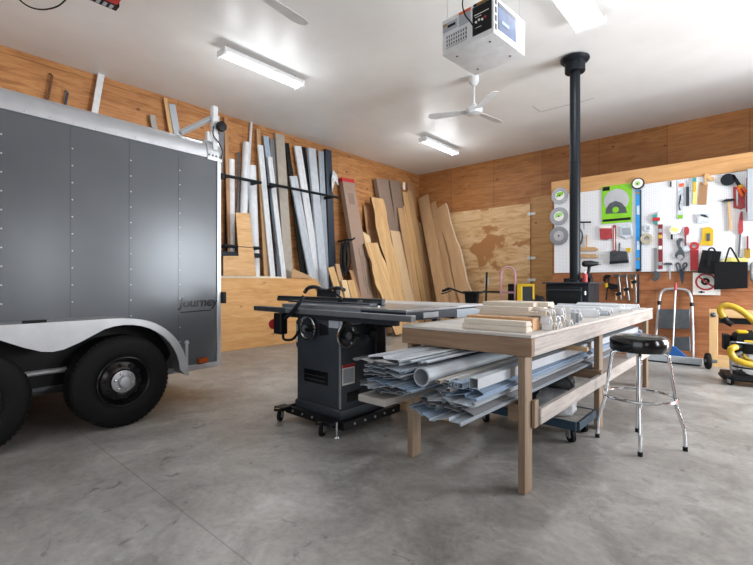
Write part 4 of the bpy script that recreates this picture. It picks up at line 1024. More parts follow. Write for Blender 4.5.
# ------------------------------------------------------------------ stool
ST = thing('bar_stool', 'chrome bar stool with a round black seat beside the workbench', 'stool', (-.70, 3.735, 0))
obj('seat', MB().m('vinyl_seat').lathe([(0, .69), (.175, .69), (.19, .694), (.197, .71), (.197, .775), (.188, .794), (.165, .804), (.10, .811), (0, .813)], None, 48), ST, 0, 40)
obj('foot_ring', MB().m('chrome').tube(arc((0, 0, .355), .235, 0, 2 * PI, 48, (1, 0, 0), (0, 1, 0))[:-1], .011, 10, True), ST)
for k, (px, py) in enumerate(((-.933, 3.675), (-.618, 3.443), (-.415, 3.789), (-.749, 4.03))):
    a = math.atan2(py - 3.745, px + .68); d = Vector((math.cos(a), math.sin(a), 0))
    pts = [d * .12 + Vector((0, 0, .678)), d * .16 + Vector((0, 0, .678)), d * .18 + Vector((0, 0, .662)), d * .185 + Vector((0, 0, .63)), d * .222 + Vector((0, 0, .36)), d * .228 + Vector((0, 0, .31)), d * .265 + Vector((0, 0, .18)), d * .275 + Vector((0, 0, .13)), d * .28 + Vector((0, 0, .02))]
    lg = obj('leg', MB().m('chrome').tube(smooth(pts, 4), .0115, 12), ST)
    obj('rubber_foot', MB().m('rubber').cyl(d * .28 + Vector((0, 0, 0)), d * .28 + Vector((0, 0, .03)), .016), lg)
# ------------------------------------------------------------------ behind the saw: bicycle, hand trucks
BK = thing('bicycle', 'black bicycle with its handlebar showing above the saw outfeed table', 'bicycle', (-2.98, 5.2, 0))
obj('handlebar', MB().m('black_matte').tube(smooth([(-.37, -.05, 1.085), (-.29, -.03, 1.12), (-.22, 0, 1.10), (-.08, 0, 1.06), (.02, .02, 1.05), (.12, .08, 1.06), (.19, .16, 1.09)]), .013, 8), BK)
obj('grip', MB().m('rubber').tube([(-.38, -.05, 1.08), (-.27, -.025, 1.118)], .018, 8), BK)
obj('brake_lever', MB().m('black_matte').tube(smooth([(-.25, -.02, 1.09), (-.33, -.06, 1.055), (-.38, -.08, 1.045)]), .008, 6), BK)
obj('saddle', MB().m('black_matte').prism([(-.12, -.03), (-.1, .03), (.08, .075), (.13, .06), (.14, -.05), (.08, -.075), (-.1, -.035)], .0, .035, Matrix.Translation((.05, 0, 1.05))), BK, .01, seg=2)
obj('frame', MB().m('black_matte').tube([(.08, 0, 1.04), (.0, 0, .55), (-.1, 0, .33)], .025, 8).tube([(.0, .02, .98), (.12, .5, .34)], .02, 8).tube([(.05, 0, .85), (.12, .5, .7)], .02, 8).prism([(-.02, .86), (.13, .92), (.15, 1.05), (-.04, 1.05)], -.03, .03, frame((0, 0, 0), (1, 0, 0), (0, 0, 1), (0, 1, 0))), BK)
for yy in (0, .95):
    obj('wheel', MB().m('rubber').tube(arc((-.1 + yy * .4, yy, .33), .305, 0, 2 * PI, 32, (0, 1, 0), (0, 0, 1))[:-1], .024, 8, True), BK)
def hand_truck(label, x, y, w, h, mat, wheelr=.11, loop=True, rz=0, tilt=.0):
    t = thing('hand_truck', label, 'hand truck', (x, y, 0), rz)
    for s in (-1, 1):
        obj('upright', MB().m(mat).cyl((s * w / 2, 0, .1), (s * w / 2 * (1 if loop else .8), tilt, h - (w / 2 if loop else 0)), .022), t)
    if loop: obj('handle_loop', MB().m(mat).tube(arc((0, tilt, h - w / 2), w / 2, 0, PI, 14, (1, 0, 0), (0, 0, 1)), .022, 10), t)
    for z in (.3, .65, 1.0):
        if z < h - .2: obj('crossbar', MB().m(mat).box(-w / 2, w / 2, -.015, .015, z - .02, z + .02), t, .003)
    obj('toe_plate', MB().m('steel_dark').box(-w / 2 - .03, w / 2 + .03, -.22, .0, .0, .012), t, .002)
    for s in (-1, 1):
        obj('wheel', MB().m('rubber').lathe([(0, -.03), (wheelr * .6, -.03), (wheelr, -.018), (wheelr, .018), (wheelr * .6, .03), (0, .03)], Matrix.Translation((s * (w / 2 + .05), .06, wheelr)) @ Matrix.Rotation(PI / 2, 4, 'Y'), 20), t)
    return t
hp = onY(508, 267, 8.3)
hand_truck('pink hand truck with looped handle standing before the back wall', hp.x, 8.3, .29, hp.z, 'pink_paint', rz=.1)
hp = onY(494, 271, 8.6)
t = hand_truck('black hand truck with straight uprights behind the pink one', hp.x - .02, 8.62, .42, hp.z - .02, 'black_iron', .12, False, -.1)
hp = onY(519, 283, 9.0)
obj('storage_case', MB().m('black_matte').box(-.22, .22, -.12, .12, 0, 1.17).m('black_iron').box(-.2, .2, -.13, -.12, .9, 1.1), None, .01, label='tall black case standing behind the yellow framed panel', cat='case', mx=Matrix.Translation((hp.x, 9.05, 0)))
hp = onY(526, 285, 8.2)
YT = thing('framed_panel', 'yellow framed panel with dark mesh standing near the stove', 'panel', (hp.x, 8.2, 0), .15)
obj('mesh_panel', MB().m('bag_dark').box(-.06, .13, -.04, .04, .05, 1.12), YT, .004)
obj('yellow_frame', MB().m('yellow').box(-.16, -.06, -.05, .05, 0, 1.15).box(-.16, .15, -.05, .05, 1.12, 1.17).box(.13, .15, -.05, .05, 0, 1.12), YT, .008)
hp = onY(539.5, 297, 7.2)
sack('rubber_ball', 'small black round lump beside the left side of the stove', 'ball', (hp.x, 7.2, 0), (.12, .12, .53), 'black_matte', 30)

# ------------------------------------------------------------------ pegboard and the tools on it
YG = YP - .022                                                 # face of the pegboard
b = MB().m('pegboard').box(-2.90, -1.53, YG, YP + .01, 1.375, 2.80); struct('trim_3', b, bevel=.002)
b = MB().m('pegboard').box(-1.527, .9, YG, YP + .01, 1.375, 2.80); struct('trim_4', b, bevel=.002)
def pg(u, v, y=None): p = onY(u, v, YG if y is None else y); return (p.x, p.z)
mxz = frame((0, 0, 0), (1, 0, 0), (0, 0, 1), (0, -1, 0))       # local z comes out of the board
def flat(mb, pts, d0, d1, mat):                                # outline on the board, from d0 to d1 in front of it
    mb.m(mat).prism([pg(u, v) for u, v in pts], -YG + d0, -YG + d1, mxz); return mb
def rect(mb, u0, v0, u1, v1, d0, d1, mat):
    c0 = pg((u0 + u1) / 2, v0); c1 = pg((u0 + u1) / 2, v1); x0, x1 = pg(u0, v0)[0], pg(u1, v0)[0]
    mb.m(mat).prism([(x0, c1[1]), (x1, c1[1]), (x1, c0[1]), (x0, c0[1])], -YG + d0, -YG + d1, mxz); return mb
def disc(mb, u, v, r, d0, d1, mat, n=28, ri=0):
    c = pg(u, v)
    mb.m(mat).lathe([(ri, d0), (r, d0), (r, d1), (ri, d1)] + ([(ri, d0)] if ri else []), frame((c[0], YG, c[1]), (1, 0, 0), (0, 0, 1), (0, -1, 0)), n); return mb
def wire(mb, pts, d, r, mat, n=8):
    mb.m(mat).tube(smooth([Vector((pg(u, v)[0], YG - d, pg(u, v)[1])) for u, v in pts], 5), r, n); return mb
def peg(name, label, cat, parts, group=None):
    """parts: [(part name or None, mb)] ; one part -> single mesh"""
    if len(parts) == 1: return obj(name, parts[0][1], None, .0015, label=label, cat=cat, group=group)
    t = thing(name, label, cat, group=group); c = parts[0][1].v[0]; t.location = (0, 0, 0)
    for pn, mb in parts: obj(pn, mb, t, .001)
    return t
# saw blades
for (u, v, r, lab, a_) in ((560.5, 196, .155, 'topmost of the three round saw blades on the pegboard left edge', 'green'),
                       (559.5, 216.5, .17, 'middle of the three round saw blades on the pegboard left edge, green label', 'green_pale'),
                       (559.5, 236, .175, 'lowest of the three round saw blades on the pegboard left edge', 'silver')):
    m0 = MB(); c = pg(u, v); m0.m('steel'); pts = []
    nt = 40
    for k in range(nt):
        a = 2 * PI * k / nt; pts += [(c[0] + r * math.cos(a), c[1] + r * math.sin(a)), (c[0] + (r - .012) * math.cos(a + .02), c[1] + (r - .012) * math.sin(a + .02))]
    m0.prism(pts, -YG + .03, -YG + .036, mxz)
    m1 = disc(MB(), u, v, r * .52, .0365, .039, 'paper' if a_ != 'silver' else 'silver_dull'); m2 = MB()
    m2.m(a_).prism([(c[0] - r * .45, c[1] - .03), (c[0] + r * .4, c[1] + .01), (c[0] + r * .42, c[1] + .07), (c[0] - r * .3, c[1] + .06)], -YG + .0392, -YG + .040, mxz)
    m3 = MB().m('black_iron').cyl((c[0], YG, c[1]), (c[0], YG - .05, c[1]), .014)
    peg('saw_blade', lab, 'saw blade', [('blade', m0), ('label_disc', m1), ('print', m2), ('hook', m3)])
# green blade package
p0 = rect(MB(), 602, 185, 632, 223, .004, .02, 'green'); c1, c2 = (617, 200), (617.5, 210)
p1 = disc(MB(), 616.5, 200.5, .19, .0205, .023, 'silver'); p1b = flat(MB(), [(606, 214), (607, 208), (610, 203.5), (616, 201), (622, 203), (626, 207.5), (627.5, 213)], .0232, .026, 'steel_dark')
p2 = disc(MB(), 616, 210, .05, .0262, .0285, 'green'); p3 = rect(MB(), 603, 218.5, 631, 221, .0205, .022, 'black_matte'); p4 = rect(MB(), 603, 187, 610, 191, .0205, .022, 'black_matte')
peg('blade_package', 'bright green packaged saw blade hanging on the white pegboard', 'package', [('card', p0), ('blade', p1), ('half_blade', p1b), ('centre_disc', p2), ('print_band', p3), ('print_band', p4)])
peg('red_bag', 'clear bag of red parts hanging below the green package', 'bag', [('bag', flat(MB(), [(600, 226), (612, 226), (612.5, 238), (607, 240), (600.5, 239)], .01, .04, 'red_dull')), ('bag_header', flat(MB(), [(600, 226), (612, 226), (612, 228.5), (600, 228.5)], .008, .042, 'paper'))])
peg('folding_rule', 'thin red and white rule hanging between two bags', 'rule', [('rule', rect(MB(), 613.3, 225, 616, 252, .004, .016, 'red_dull')), ('scale_marks', rect(MB(), 614.2, 228, 615.1, 250, .016, .0175, 'paper'))])
peg('parts_bag', 'clear bag of grey parts hanging right of the red rule', 'bag', [('bag', flat(MB(), [(621, 225.5), (632, 224), (633, 236), (627, 238.5), (621, 235.5)], .01, .05, 'clear_plastic')), ('contents', flat(MB(), [(622.5, 228), (631, 228), (632, 235), (623, 235)], .05, .055, 'siding_grey'))])
dp = flat(MB(), [(611, 252), (614, 251), (627.5, 251.5), (629.5, 262.5), (611, 264)], .005, .085, 'bag_dark'); dp2 = MB(); wire(dp2, [(619.5, 252), (619.8, 247), (620, 243)], .03, .014, 'bag_dark'); dp3 = flat(MB(), [(611, 261.5), (629.5, 260.5), (629.8, 263), (611, 264.4)], .085, .1, 'black_iron')
peg('dustpan', 'dark grey dustpan hanging handle up on the pegboard', 'dustpan', [('pan', dp), ('handle', dp2), ('lip', dp3)])
peg('yellow_sponge', 'small yellow tag beside the dustpan handle', 'tag', [('x', rect(MB(), 626.5, 248, 631, 252, .004, .03, 'yellow'))])
# gluing clamps (wood) left of flue right side
for i, (v0, lab) in enumerate(((247, 'upper of two wooden clamp jaws right of the stove pipe'), (254, 'lower of two wooden clamp jaws right of the stove pipe'))):
    peg('wooden_jaw', lab, 'clamp', [('x', flat(MB(), [(579, v0), (596, v0 + .3), (599, v0 + 2.5), (596, v0 + 4), (579, v0 + 4)], .01, .05, 'pine_tan'))])
j = MB(); wire(j, [(587.5, 235), (587.3, 243), (587, 247)], .03, .015, 'pine_tan')
peg('wooden_file', 'short wooden tool handle pointing up over the clamp jaws', 'handle', [('x', j)])
j = MB(); wire(j, [(579, 222.7), (586, 222.5), (592, 222.5)], .06, .014, 'black_iron'); j2 = MB(); wire(j2, [(584, 222.6), (584.5, 224), (585, 230)], .05, .008, 'steel')
peg('bar_clamp', 'dark bar clamp head hanging just right of the stove pipe', 'clamp', [('bar', j), ('screw', j2)])
j = MB(); wire(j, [(580, 228), (582.5, 233), (582.5, 240), (580, 246)], .03, .011, 'black_iron')
peg('curved_hook', 'curved black hook half hidden behind the stove pipe', 'hook', [('x', j)])
# blue level and round tape
L0 = rect(MB(), 636, 190, 641, 271, .004, .03, 'blue_level'); L1 = MB()
for v in (206, 241): rect(L1, 637.2, v, 639.8, v + 9, .0301, .032, 'clear_plastic')
L2 = MB()
for v in (192, 258): disc(L2, 638.5, v + 1, .022, .0301, .033, 'brass', 12)
L3 = rect(MB(), 636, 269, 641, 271.5, .0035, .031, 'black_matte'); L4 = rect(MB(), 640.2, 190, 641.6, 271, .003, .032, 'blue_dark')
peg('spirit_level', 'long bright blue spirit level hanging upright on the pegboard', 'level', [('beam', L0), ('vial', L1), ('bubble_ring', L2), ('end_cap', L3), ('side_rail', L4)])
t0 = disc(MB(), 638.5, 184, .092, .018, .06, 'black_matte'); t1 = disc(MB(), 638.5, 184, .075, .06, .063, 'paper'); t2 = disc(MB(), 638.5, 184, .035, .063, .065, 'green_pale'); t3 = disc(MB(), 638.2, 184.5, .014, .065, .068, 'dark_red')
peg('string_reel', 'round white faced reel above the blue level', 'reel', [('case', t0), ('face', t1), ('label_disc', t2), ('hub', t3)])
# tape rolls
peg('tape_roll', 'tan roll of tape hanging right of the blue level', 'tape', [('x', disc(MB(), 647.2, 239, .085, .005, .055, 'tape_tan', 28, .042))])
peg('tape_roll', 'small clear tape roll above the tan one', 'tape', [('x', disc(MB(), 647.8, 228.5, .05, .005, .035, 'clear_plastic', 24, .025))])
a0 = flat(MB(), [(653, 215.5), (657, 214), (657.5, 224), (653.5, 223.5)], .005, .04, 'teal'); a1 = flat(MB(), [(653, 218), (660.5, 217.5), (660.5, 221), (653, 221.5)], .04, .05, 'red_paint'); a2 = flat(MB(), [(658, 213), (661, 212), (661, 225), (658, 225)], .005, .03, 'paper')
peg('stapler_box', 'small teal and red packet hanging on the board', 'packet', [('card', a0), ('red_band', a1), ('back_card', a2)])
b0 = rect(MB(), 658.5, 224.5, 662.8, 269, .006, .03, 'dark_red'); b1 = MB()
for k, (v, m_) in enumerate(((229, 'zinc'), (235, 'yellow'), (246, 'paper'), (262, 'zinc'))): rect(b1, 658.8, v, 662.4, v + 3.5, .0301, .032, m_)
peg('torpedo_level', 'red level with clear vials hanging upright mid board', 'level', [('beam', b0), ('vial', b1)])
w0 = rect(MB(), 654.3, 249, 656.8, 272, .008, .02, 'steel'); w1 = flat(MB(), [(652.5, 273), (656, 271), (660, 272), (660.5, 276), (658, 280), (654.5, 281.5), (652, 278), (655, 277.5), (655.5, 275)], .005, .035, 'steel_dark'); w2 = disc(MB(), 655.5, 249, .02, .008, .021, 'steel', 14, .01)
peg('adjustable_wrench', 'large steel adjustable wrench hanging jaw down at the board bottom', 'wrench', [('handle', w0), ('jaw', w1), ('hang_hole', w2)])
h0 = flat(MB(), [(664, 263.5), (667, 262.5), (672, 263), (672.5, 265), (664, 264.8)], .004, .03, 'steel_dark'); h1 = flat(MB(), [(669, 265), (671, 265), (671, 279), (669.6, 279.5)], .008, .02, 'paper_grey')
peg('tack_hammer', 'small steel tack hammer hanging below the pegboard edge', 'hammer', [('head', h0), ('handle', h1)])
s0 = MB(); s1 = MB(); wire(s0, [(678.8, 272), (677.5, 268), (676.4, 265), (677, 263.3), (679, 263.4), (680.2, 266), (680.5, 270)], .015, .012, 'steel_dark'); wire(s0, [(683, 272), (684.6, 268), (686.8, 265.5), (686.5, 263.3), (684.2, 263.4), (683, 266), (682.3, 270)], .02, .012, 'steel_dark')
flat(s1, [(679, 270), (684, 270), (683.5, 280), (682.3, 285), (680.7, 280)], .008, .02, 'blue_dark')
peg('tin_snips', 'blue handled tin snips hanging points down below the board', 'snips', [('grips', s0), ('blades', s1)])
# middle of the right board
peg('sign_card', 'small black and white card at the top left of the right pegboard', 'card', [('card', rect(MB(), 670, 181, 674, 187, .003, .02, 'paper')), ('bars', rect(MB(), 670.2, 181.5, 671.8, 187, .02, .0215, 'black_matte').m('black_matte'))])
k0 = rect(MB(), 677.8, 181, 683.5, 219, .003, .012, 'clear_plastic'); k1 = MB(); rect(k1, 678, 215, 683, 218.6, .012, .016, 'green'); k2 = rect(MB(), 679, 183.5, 684, 187, .012, .015, 'orange'); k3 = flat(MB(), [(680, 196), (681.5, 194.5), (681, 200), (679.5, 206), (681, 210), (679.5, 210.5), (678.8, 205)], .012, .02, 'black_iron')
peg('bit_package', 'tall clear package with a green foot hanging high on the board', 'package', [('card', k0), ('green_label', k1), ('orange_label', k2), ('contents', k3)])
peg('putty_knife', 'long black handled knife hanging between clear package and handsaw', 'knife', [('blade', rect(MB(), 687.2, 180, 689.2, 189, .008, .012, 'steel')), ('handle', rect(MB(), 686.2, 187, 689.4, 206, .006, .03, 'navy'))])
f0 = flat(MB(), [(693.5, 181), (696.3, 181), (696.6, 194), (696.8, 204), (692.5, 204), (693.3, 194)], .006, .014, 'yellow_pale'); f1 = rect(MB(), 693.3, 181, 696.2, 192, .014, .026, 'yellow'); f2 = rect(MB(), 693, 178, 696.4, 182, .005, .03, 'teal')
peg('scraper', 'yellow handled scraper hanging left of the handsaw', 'scraper', [('blade', f0), ('handle', f1), ('end_cap', f2)])
g0 = flat(MB(), [(700, 182), (708, 184.5), (706.3, 204.8), (697.5, 204.5)], .008, .014, 'pine_brown'); g1 = flat(MB(), [(702, 184), (705, 183), (704, 178), (705.5, 174), (709, 174.5), (711, 177), (714.5, 178), (713, 181), (710.5, 182), (709.5, 180), (707.5, 178.5), (706.8, 181), (708.3, 184.5), (705, 185.5)], .006, .034, 'pine')
peg('hand_saw', 'old handsaw with brown blade and wooden handle high on the board', 'saw', [('blade', g0), ('handle', g1)])
m0 = flat(MB(), [(697, 214.5), (709.5, 213.5), (710, 222), (697.5, 223.5)], .004, .03, 'clear_plastic'); m1 = flat(MB(), [(699, 217), (703, 215), (708, 218), (708, 220), (699, 221)], .03, .036, 'white_paint'); m2 = flat(MB(), [(701, 214.5), (706, 215), (709, 218), (705, 217.5), (701, 216)], .036, .042, 'navy')
peg('mask_package', 'clear blister pack with white and navy item below the handsaw', 'package', [('blister', m0), ('insert', m1), ('print', m2)])
n0 = flat(MB(), [(669, 230.5), (672.5, 225.5), (682, 228), (680, 233), (672, 234.5)], .004, .045, 'paper'); n1 = flat(MB(), [(670.5, 230.5), (672.8, 227.5), (679, 229), (677.5, 232.5)], .045, .048, 'yellow_pale'); n2 = rect(MB(), 671, 234.5, 673, 239.5, .01, .028, 'black_matte')
peg('paint_pad', 'white tilted pad with a yellow face and black handle', 'paint pad', [('pad', n0), ('face', n1), ('handle', n2)])
q0 = MB(); q1 = MB(); flat(q0, [(676.5, 241), (680, 238), (684, 239), (681, 242), (680.5, 246), (684, 251), (684.5, 256), (680, 259), (675, 256.5), (676, 253), (679, 250)], .005, .04, 'steel_dark'); disc(q1, 680.5, 257, .035, .04, .05, 'zinc', 16)
peg('tool_cluster', 'cluster of grey metal fittings hanging in the middle of the board', 'fittings', [('bracket', q0), ('washer', q1)])
r0 = flat(MB(), [(684.5, 228), (687.5, 226.5), (689.5, 229), (689, 234), (686, 236), (684, 232)], .005, .04, 'red_dull'); r1 = rect(MB(), 684.8, 235, 686.3, 246, .008, .02, 'dark_red')
peg('pipe_cutter', 'red pipe cutter hanging beside the grey fittings', 'pipe cutter', [('head', r0), ('handle', r1)])
r0 = disc(MB(), 686.5, 249, .05, .005, .03, 'clear_plastic', 16)
peg('round_disc', 'pale round plastic disc below the red pipe cutter', 'disc', [('x', r0)])
t0 = rect(MB(), 690.5, 250, 698.5, 270.5, .005, .035, 'red_paint'); t1 = disc(MB(), 694.5, 246, .06, .005, .035, 'red_paint', 24, .032)
peg('red_square', 'red flat tool with a ring at its top hanging at the board bottom', 'square', [('body', t0), ('ring', t1)])
u0 = flat(MB(), [(702.5, 228), (710, 227), (713.5, 230), (713.2, 245.5), (700, 245.5), (702, 238)], .004, .02, 'yellow'); u1 = rect(MB(), 706.8, 233.5, 710.2, 241, .0201, .03, 'steel_dark')
peg('yellow_spreader', 'bright yellow plate with a small window hanging above the briefcase', 'spreader', [('plate', u0), ('window_cutout', u1)])
# right end of the board
v0 = disc(MB(), 728, 180, .085, .01, .05, 'black_iron', 24); v1 = flat(MB(), [(732, 175.5), (734.5, 175), (743.5, 188), (741, 191), (738.5, 189)], .02, .05, 'black_matte'); v2 = MB(); wire(v2, [(738, 187), (740, 192), (742.5, 197)], .04, .022, 'orange'); wire(v2, [(741.5, 188), (745, 190.5), (747.2, 193.5)], .04, .022, 'orange'); v3 = flat(MB(), [(738, 186), (743, 184.5), (744, 187.5), (739, 190)], .05, .055, 'yellow')
peg('bolt_cutter', 'orange and black grinder like cutter with a round black head', 'cutter', [('head', v0), ('arm', v1), ('orange_grip', v2), ('yellow_band', v3)])
x0 = flat(MB(), [(733, 187), (745, 187), (745, 207.5), (741, 209.5), (733.5, 208)], .004, .014, 'red_dull'); x1 = flat(MB(), [(736, 190), (738.2, 190), (738, 206), (736.5, 206)], .014, .03, 'zinc')
peg('tool_pouch', 'red backed card with a steel tool hanging behind the claw hammer', 'card', [('card', x0), ('steel_tool', x1)])
y0 = flat(MB(), [(721.5, 202), (726, 199.5), (734, 199), (735, 200.5), (731, 201.5), (729, 202), (726, 201.5)], .01, .045, 'black_iron'); y1 = flat(MB(), [(727.7, 202), (730, 202), (732, 229), (729.8, 231.5)], .012, .04, 'pine')
peg('claw_hammer', 'claw hammer with a wooden handle hanging at the board right', 'hammer', [('head', y0), ('handle', y1)])
z0 = flat(MB(), [(740, 214), (741, 211.7), (742.6, 212), (743, 219), (743.5, 231), (741.5, 234), (738.5, 234), (738.2, 226)], .008, .045, 'red_dull'); z1 = flat(MB(), [(739.5, 233), (741.3, 233), (740.3, 248), (739.5, 258), (737.8, 257)], .012, .024, 'steel_dark')
peg('caulk_gun', 'red gripped long tool hanging upright right of the claw hammer', 'tool', [('grip', z0), ('shaft', z1)])
a0 = rect(MB(), 746.4, 188, 748, 178, .01, .03, 'red_paint'); a1 = rect(MB(), 746, 195, 748, 212, .008, .02, 'red_dull'); a0.m('red_paint')
peg('red_screwdriver', 'thin red and white tool beside the grey cabinet at far right', 'tool', [('grip', a0), ('shaft', a1)])
a0 = rect(MB(), 746.8, 236, 748.6, 250, .01, .03, 'dark_red'); a1 = flat(MB(), [(744.5, 249), (750.5, 248.5), (750.5, 258), (745, 259)], .006, .03, 'brass')
peg('paint_brush', 'small paint brush with red handle above the tote bag', 'brush', [('handle', a0), ('bristles', a1)])
cb_ = onY(747.5, 170, YG); 
obj('metal_cabinet', MB().m('siding_pale').box(cb_.x, .35, YG - .12, YG - .002, onY(749, 221, YG).z, 2.80), None, .004, label='pale grey metal cabinet on the pegboard at the right edge', cat='cabinet')
# sign below the board, black bags
s_ = MB(); rect(s_, 693, 272.5, 720.5, 295, .024, .03, 'paper'); s2 = MB(); c = pg(706, 281.8)
s2.m('red_paint').lathe([(.105, .0), (.13, .0), (.13, .002), (.105, .002), (.105, 0)], frame((c[0], YG - .0302, c[1]), (1, 0, 0), (0, 0, 1), (0, -1, 0)), 32)
s2.box(-.11, .11, -.0322, -.0302, -.012, .012, Matrix.Translation((c[0], YG, c[1])) @ Matrix.Rotation(math.radians(40), 4, 'Y'))
s3 = disc(MB(), 705.5, 281.5, .055, .0301, .0315, 'black_matte', 20, .02); flat(s3, [(697.5, 292), (702.5, 290.6), (702.5, 291.4), (705, 291.5), (705, 292.6), (702.5, 292.6), (702.5, 293.4)], .0301, .0315, 'black_matte')
sg = peg('no_parking_sign', 'white no parking sign with red ring and arrow below the pegboard', 'sign', [('sign_plate', s_), ('red_ring', s2), ('symbol', s3)])
c0 = MB(); flat(c0, [(703.5, 250.5), (722, 252), (717, 274.5), (698.5, 273)], .06, .16, 'leather_black'); c1 = flat(MB(), [(704, 251), (722, 252.5), (720, 262), (701.5, 261)], .16, .175, 'leather_black'); c2 = MB(); wire(c2, [(709, 251.5), (710.5, 248.8), (714, 248.8), (716, 252)], .11, .012, 'leather_black'); c3 = flat(MB(), [(709.5, 253), (713, 253), (711.5, 267), (708, 267)], .176, .185, 'black_matte')
peg('briefcase', 'black leather briefcase hanging left of the tote bag', 'bag', [('body', c0), ('flap', c1), ('handle', c2), ('strap', c3)])
d0 = flat(MB(), [(716, 262), (748, 262.5), (748, 288), (715, 289.5)], .05, .19, 'leather_black'); d1 = MB(); wire(d1, [(726, 263), (728.5, 254), (731, 248.5), (735, 254), (740, 263)], .20, .011, 'leather_black'); wire(d1, [(739, 262), (741, 258), (744, 261)], .06, .011, 'leather_black'); d2 = flat(MB(), [(722.5, 262), (724, 259.5), (730, 257.5), (738, 258.8), (746, 258), (749, 262)], .07, .15, 'yellow_pale')
peg('tote_bag', 'shiny black tote bag with yellow papers hanging at far right', 'bag', [('body', d0), ('handles', d1), ('papers', d2)])
sack('plastic_bag', 'clear plastic bag hanging at the right edge beside the tote bag', 'bag', onY(758, 282, YG - .12), (.09, .07, .16), 'bag_clear', 12)
# clamps under the board
def fclamp(label, ut, vt, ub, vb, lu, lv, bar_mat, pad):
    p = MB(); wire(p, [(ut, vt), ((ut + ub) / 2, (vt + vb) / 2), (ub, vb)], .03, .016, bar_mat); q = flat(MB(), [(ut - 5, vt - .5), (ut + 1, vt - 1), (ut + 1, vt + 2), (ut - 4.5, vt + 2)], .015, .05, 'steel_dark')
    r = flat(MB(), [(lu - 4.5, lv), (lu + 1.2, lv - 1), (lu + 1.2, lv + 2), (lu - 3.5, lv + 3)], .012, .055, 'black_iron'); s = MB(); wire(s, [(lu - 4, lv - 1), (lu - 3.9, lv + 3), (lu - 3.8, lv + 7)], .035, .014, pad)
    peg('bar_clamp', label, 'clamp', [('bar', p), ('fixed_jaw', q), ('sliding_jaw', r), ('screw', s)])
fclamp('steel bar clamp, left of the trio below the pegboard', 619, 275, 621.5, 300, 620.5, 293, 'steel', 'pine_tan')
fclamp('steel bar clamp, middle of the trio below the pegboard', 626.5, 275, 629.5, 301, 628.5, 288.5, 'steel', 'pine_tan')
fclamp('steel bar clamp, right of the trio below the pegboard', 635.5, 275, 636.5, 303, 636, 281, 'steel', 'pine')
p = MB(); wire(p, [(609.5, 276), (608.5, 284), (606.5, 300)], .03, .013, 'black_iron'); q = flat(MB(), [(604, 276.5), (607, 274.5), (611.5, 275), (610, 277.5), (606.5, 279.5), (606, 283), (603.8, 281)], .01, .05, 'black_matte'); r = flat(MB(), [(606, 284), (609.5, 283), (618, 284.5), (618.5, 288.5), (612, 289.5), (607, 287.5)], .012, .06, 'black_matte'); s = flat(MB(), [(606, 284), (608.5, 282.8), (609, 286.5), (607, 288)], .06, .068, 'yellow')
peg('quick_clamp', 'black and yellow quick grip clamp below the pegboard', 'clamp', [('bar', p), ('fixed_jaw', q), ('trigger_grip', r), ('yellow_pad', s)])
j = MB(); wire(j, [(638.7, 274), (638.7, 288), (638.5, 303)], .02, .014, 'black_iron')
peg('pipe_bar', 'thin black bar hanging right of the steel clamps', 'bar', [('x', j)])

# ------------------------------------------------------------------ floor items at the partition
LD = thing('step_ladder', 'folded two step aluminium ladder leaning on the partition', 'ladder')
yl0, yl1 = 7.98, 8.15
def lp(u, v):
    t = min(max((363 - v) / 74, 0), 1); p = onY(u, v, yl0 + (yl1 - yl0) * t); return p
for ch in (((654, 360.5), (656.5, 330), (659, 303), (660.5, 294.5)), ((693, 362.3), (692.8, 335), (691.8, 305), (690.5, 295.5))):
    obj('side_rail', MB().m('silver').tube(smooth([lp(*q) for q in ch], 4), .02, 10), LD)
obj('top_handle', MB().m('silver').tube(smooth([lp(*q) for q in ((660.5, 294.5), (662.5, 291), (667, 289.2), (675, 288.8), (684, 289.5), (688.5, 291.5), (690.5, 295.5))], 4), .02, 10), LD)
for (a, c, d, e) in (((660, 309), (690.5, 309.5), (690, 329), (659.5, 328.5)), ((673, 337), (690.5, 336.5), (691, 351), (672, 349))):
    P = [lp(*q) + Vector((0, -.03, 0)) for q in (a, c, d, e)]; N = (P[1] - P[0]).cross(P[3] - P[0]).normalized() * .035
    if N.y > 0: N = -N
    obj('step_tread', MB().m('steel_dark').add([tuple(p) for p in P] + [tuple(p + N) for p in P], [(0, 1, 2, 3), (7, 6, 5, 4), (0, 4, 5, 1), (1, 5, 6, 2), (2, 6, 7, 3), (3, 7, 4, 0)]), LD, .004)
for v in (357,): obj('cross_bar', MB().m('silver_dull').tube([lp(658 if v < 330 else 654, v), lp(691.5 if v < 330 else 692.5, v + .5)], .013, 8), LD)
for u, v in ((659.3, 303), (692, 304.5)): obj('plastic_joint', MB().m('black_matte').tube([lp(u, v - 2), lp(u, v + 2)], .027, 10), LD)
BR = thing('floor_broom', 'broom with red tipped pole and blue head leaning on the ladder', 'broom')
pt_, pb_ = onY(675.8, 283, 8.08), onY(672.6, 352, 7.86)
obj('pole', MB().m('silver_dull').tube([pb_, pt_], .013, 10), BR); d_ = (pt_ - pb_).normalized()
obj('pole_grip', MB().m('red_dull').tube([pt_ - d_ * .12, pt_], .018, 10), BR)
bc = onY(671, 354, 7.85)
obj('broom_head', MB().m('blue_broom').prism([(-.05, .12), (.05, .12), (.20, -.02), (.2, -.05), (-.2, -.05), (-.2, -.02)], -.03, .03, frame((bc.x, 7.85, bc.z), (1, 0, 0), (0, 0, 1), (0, 1, 0))), BR, .004)
obj('bristles', MB().m('blue_dark').prism([(-.2, -.05), (.2, -.05), (.22, -bc.z + .0), (-.22, -bc.z + .0)], -.028, .028, frame((bc.x, 7.85, bc.z), (1, 0, 0), (0, 0, 1), (0, 1, 0))), BR)
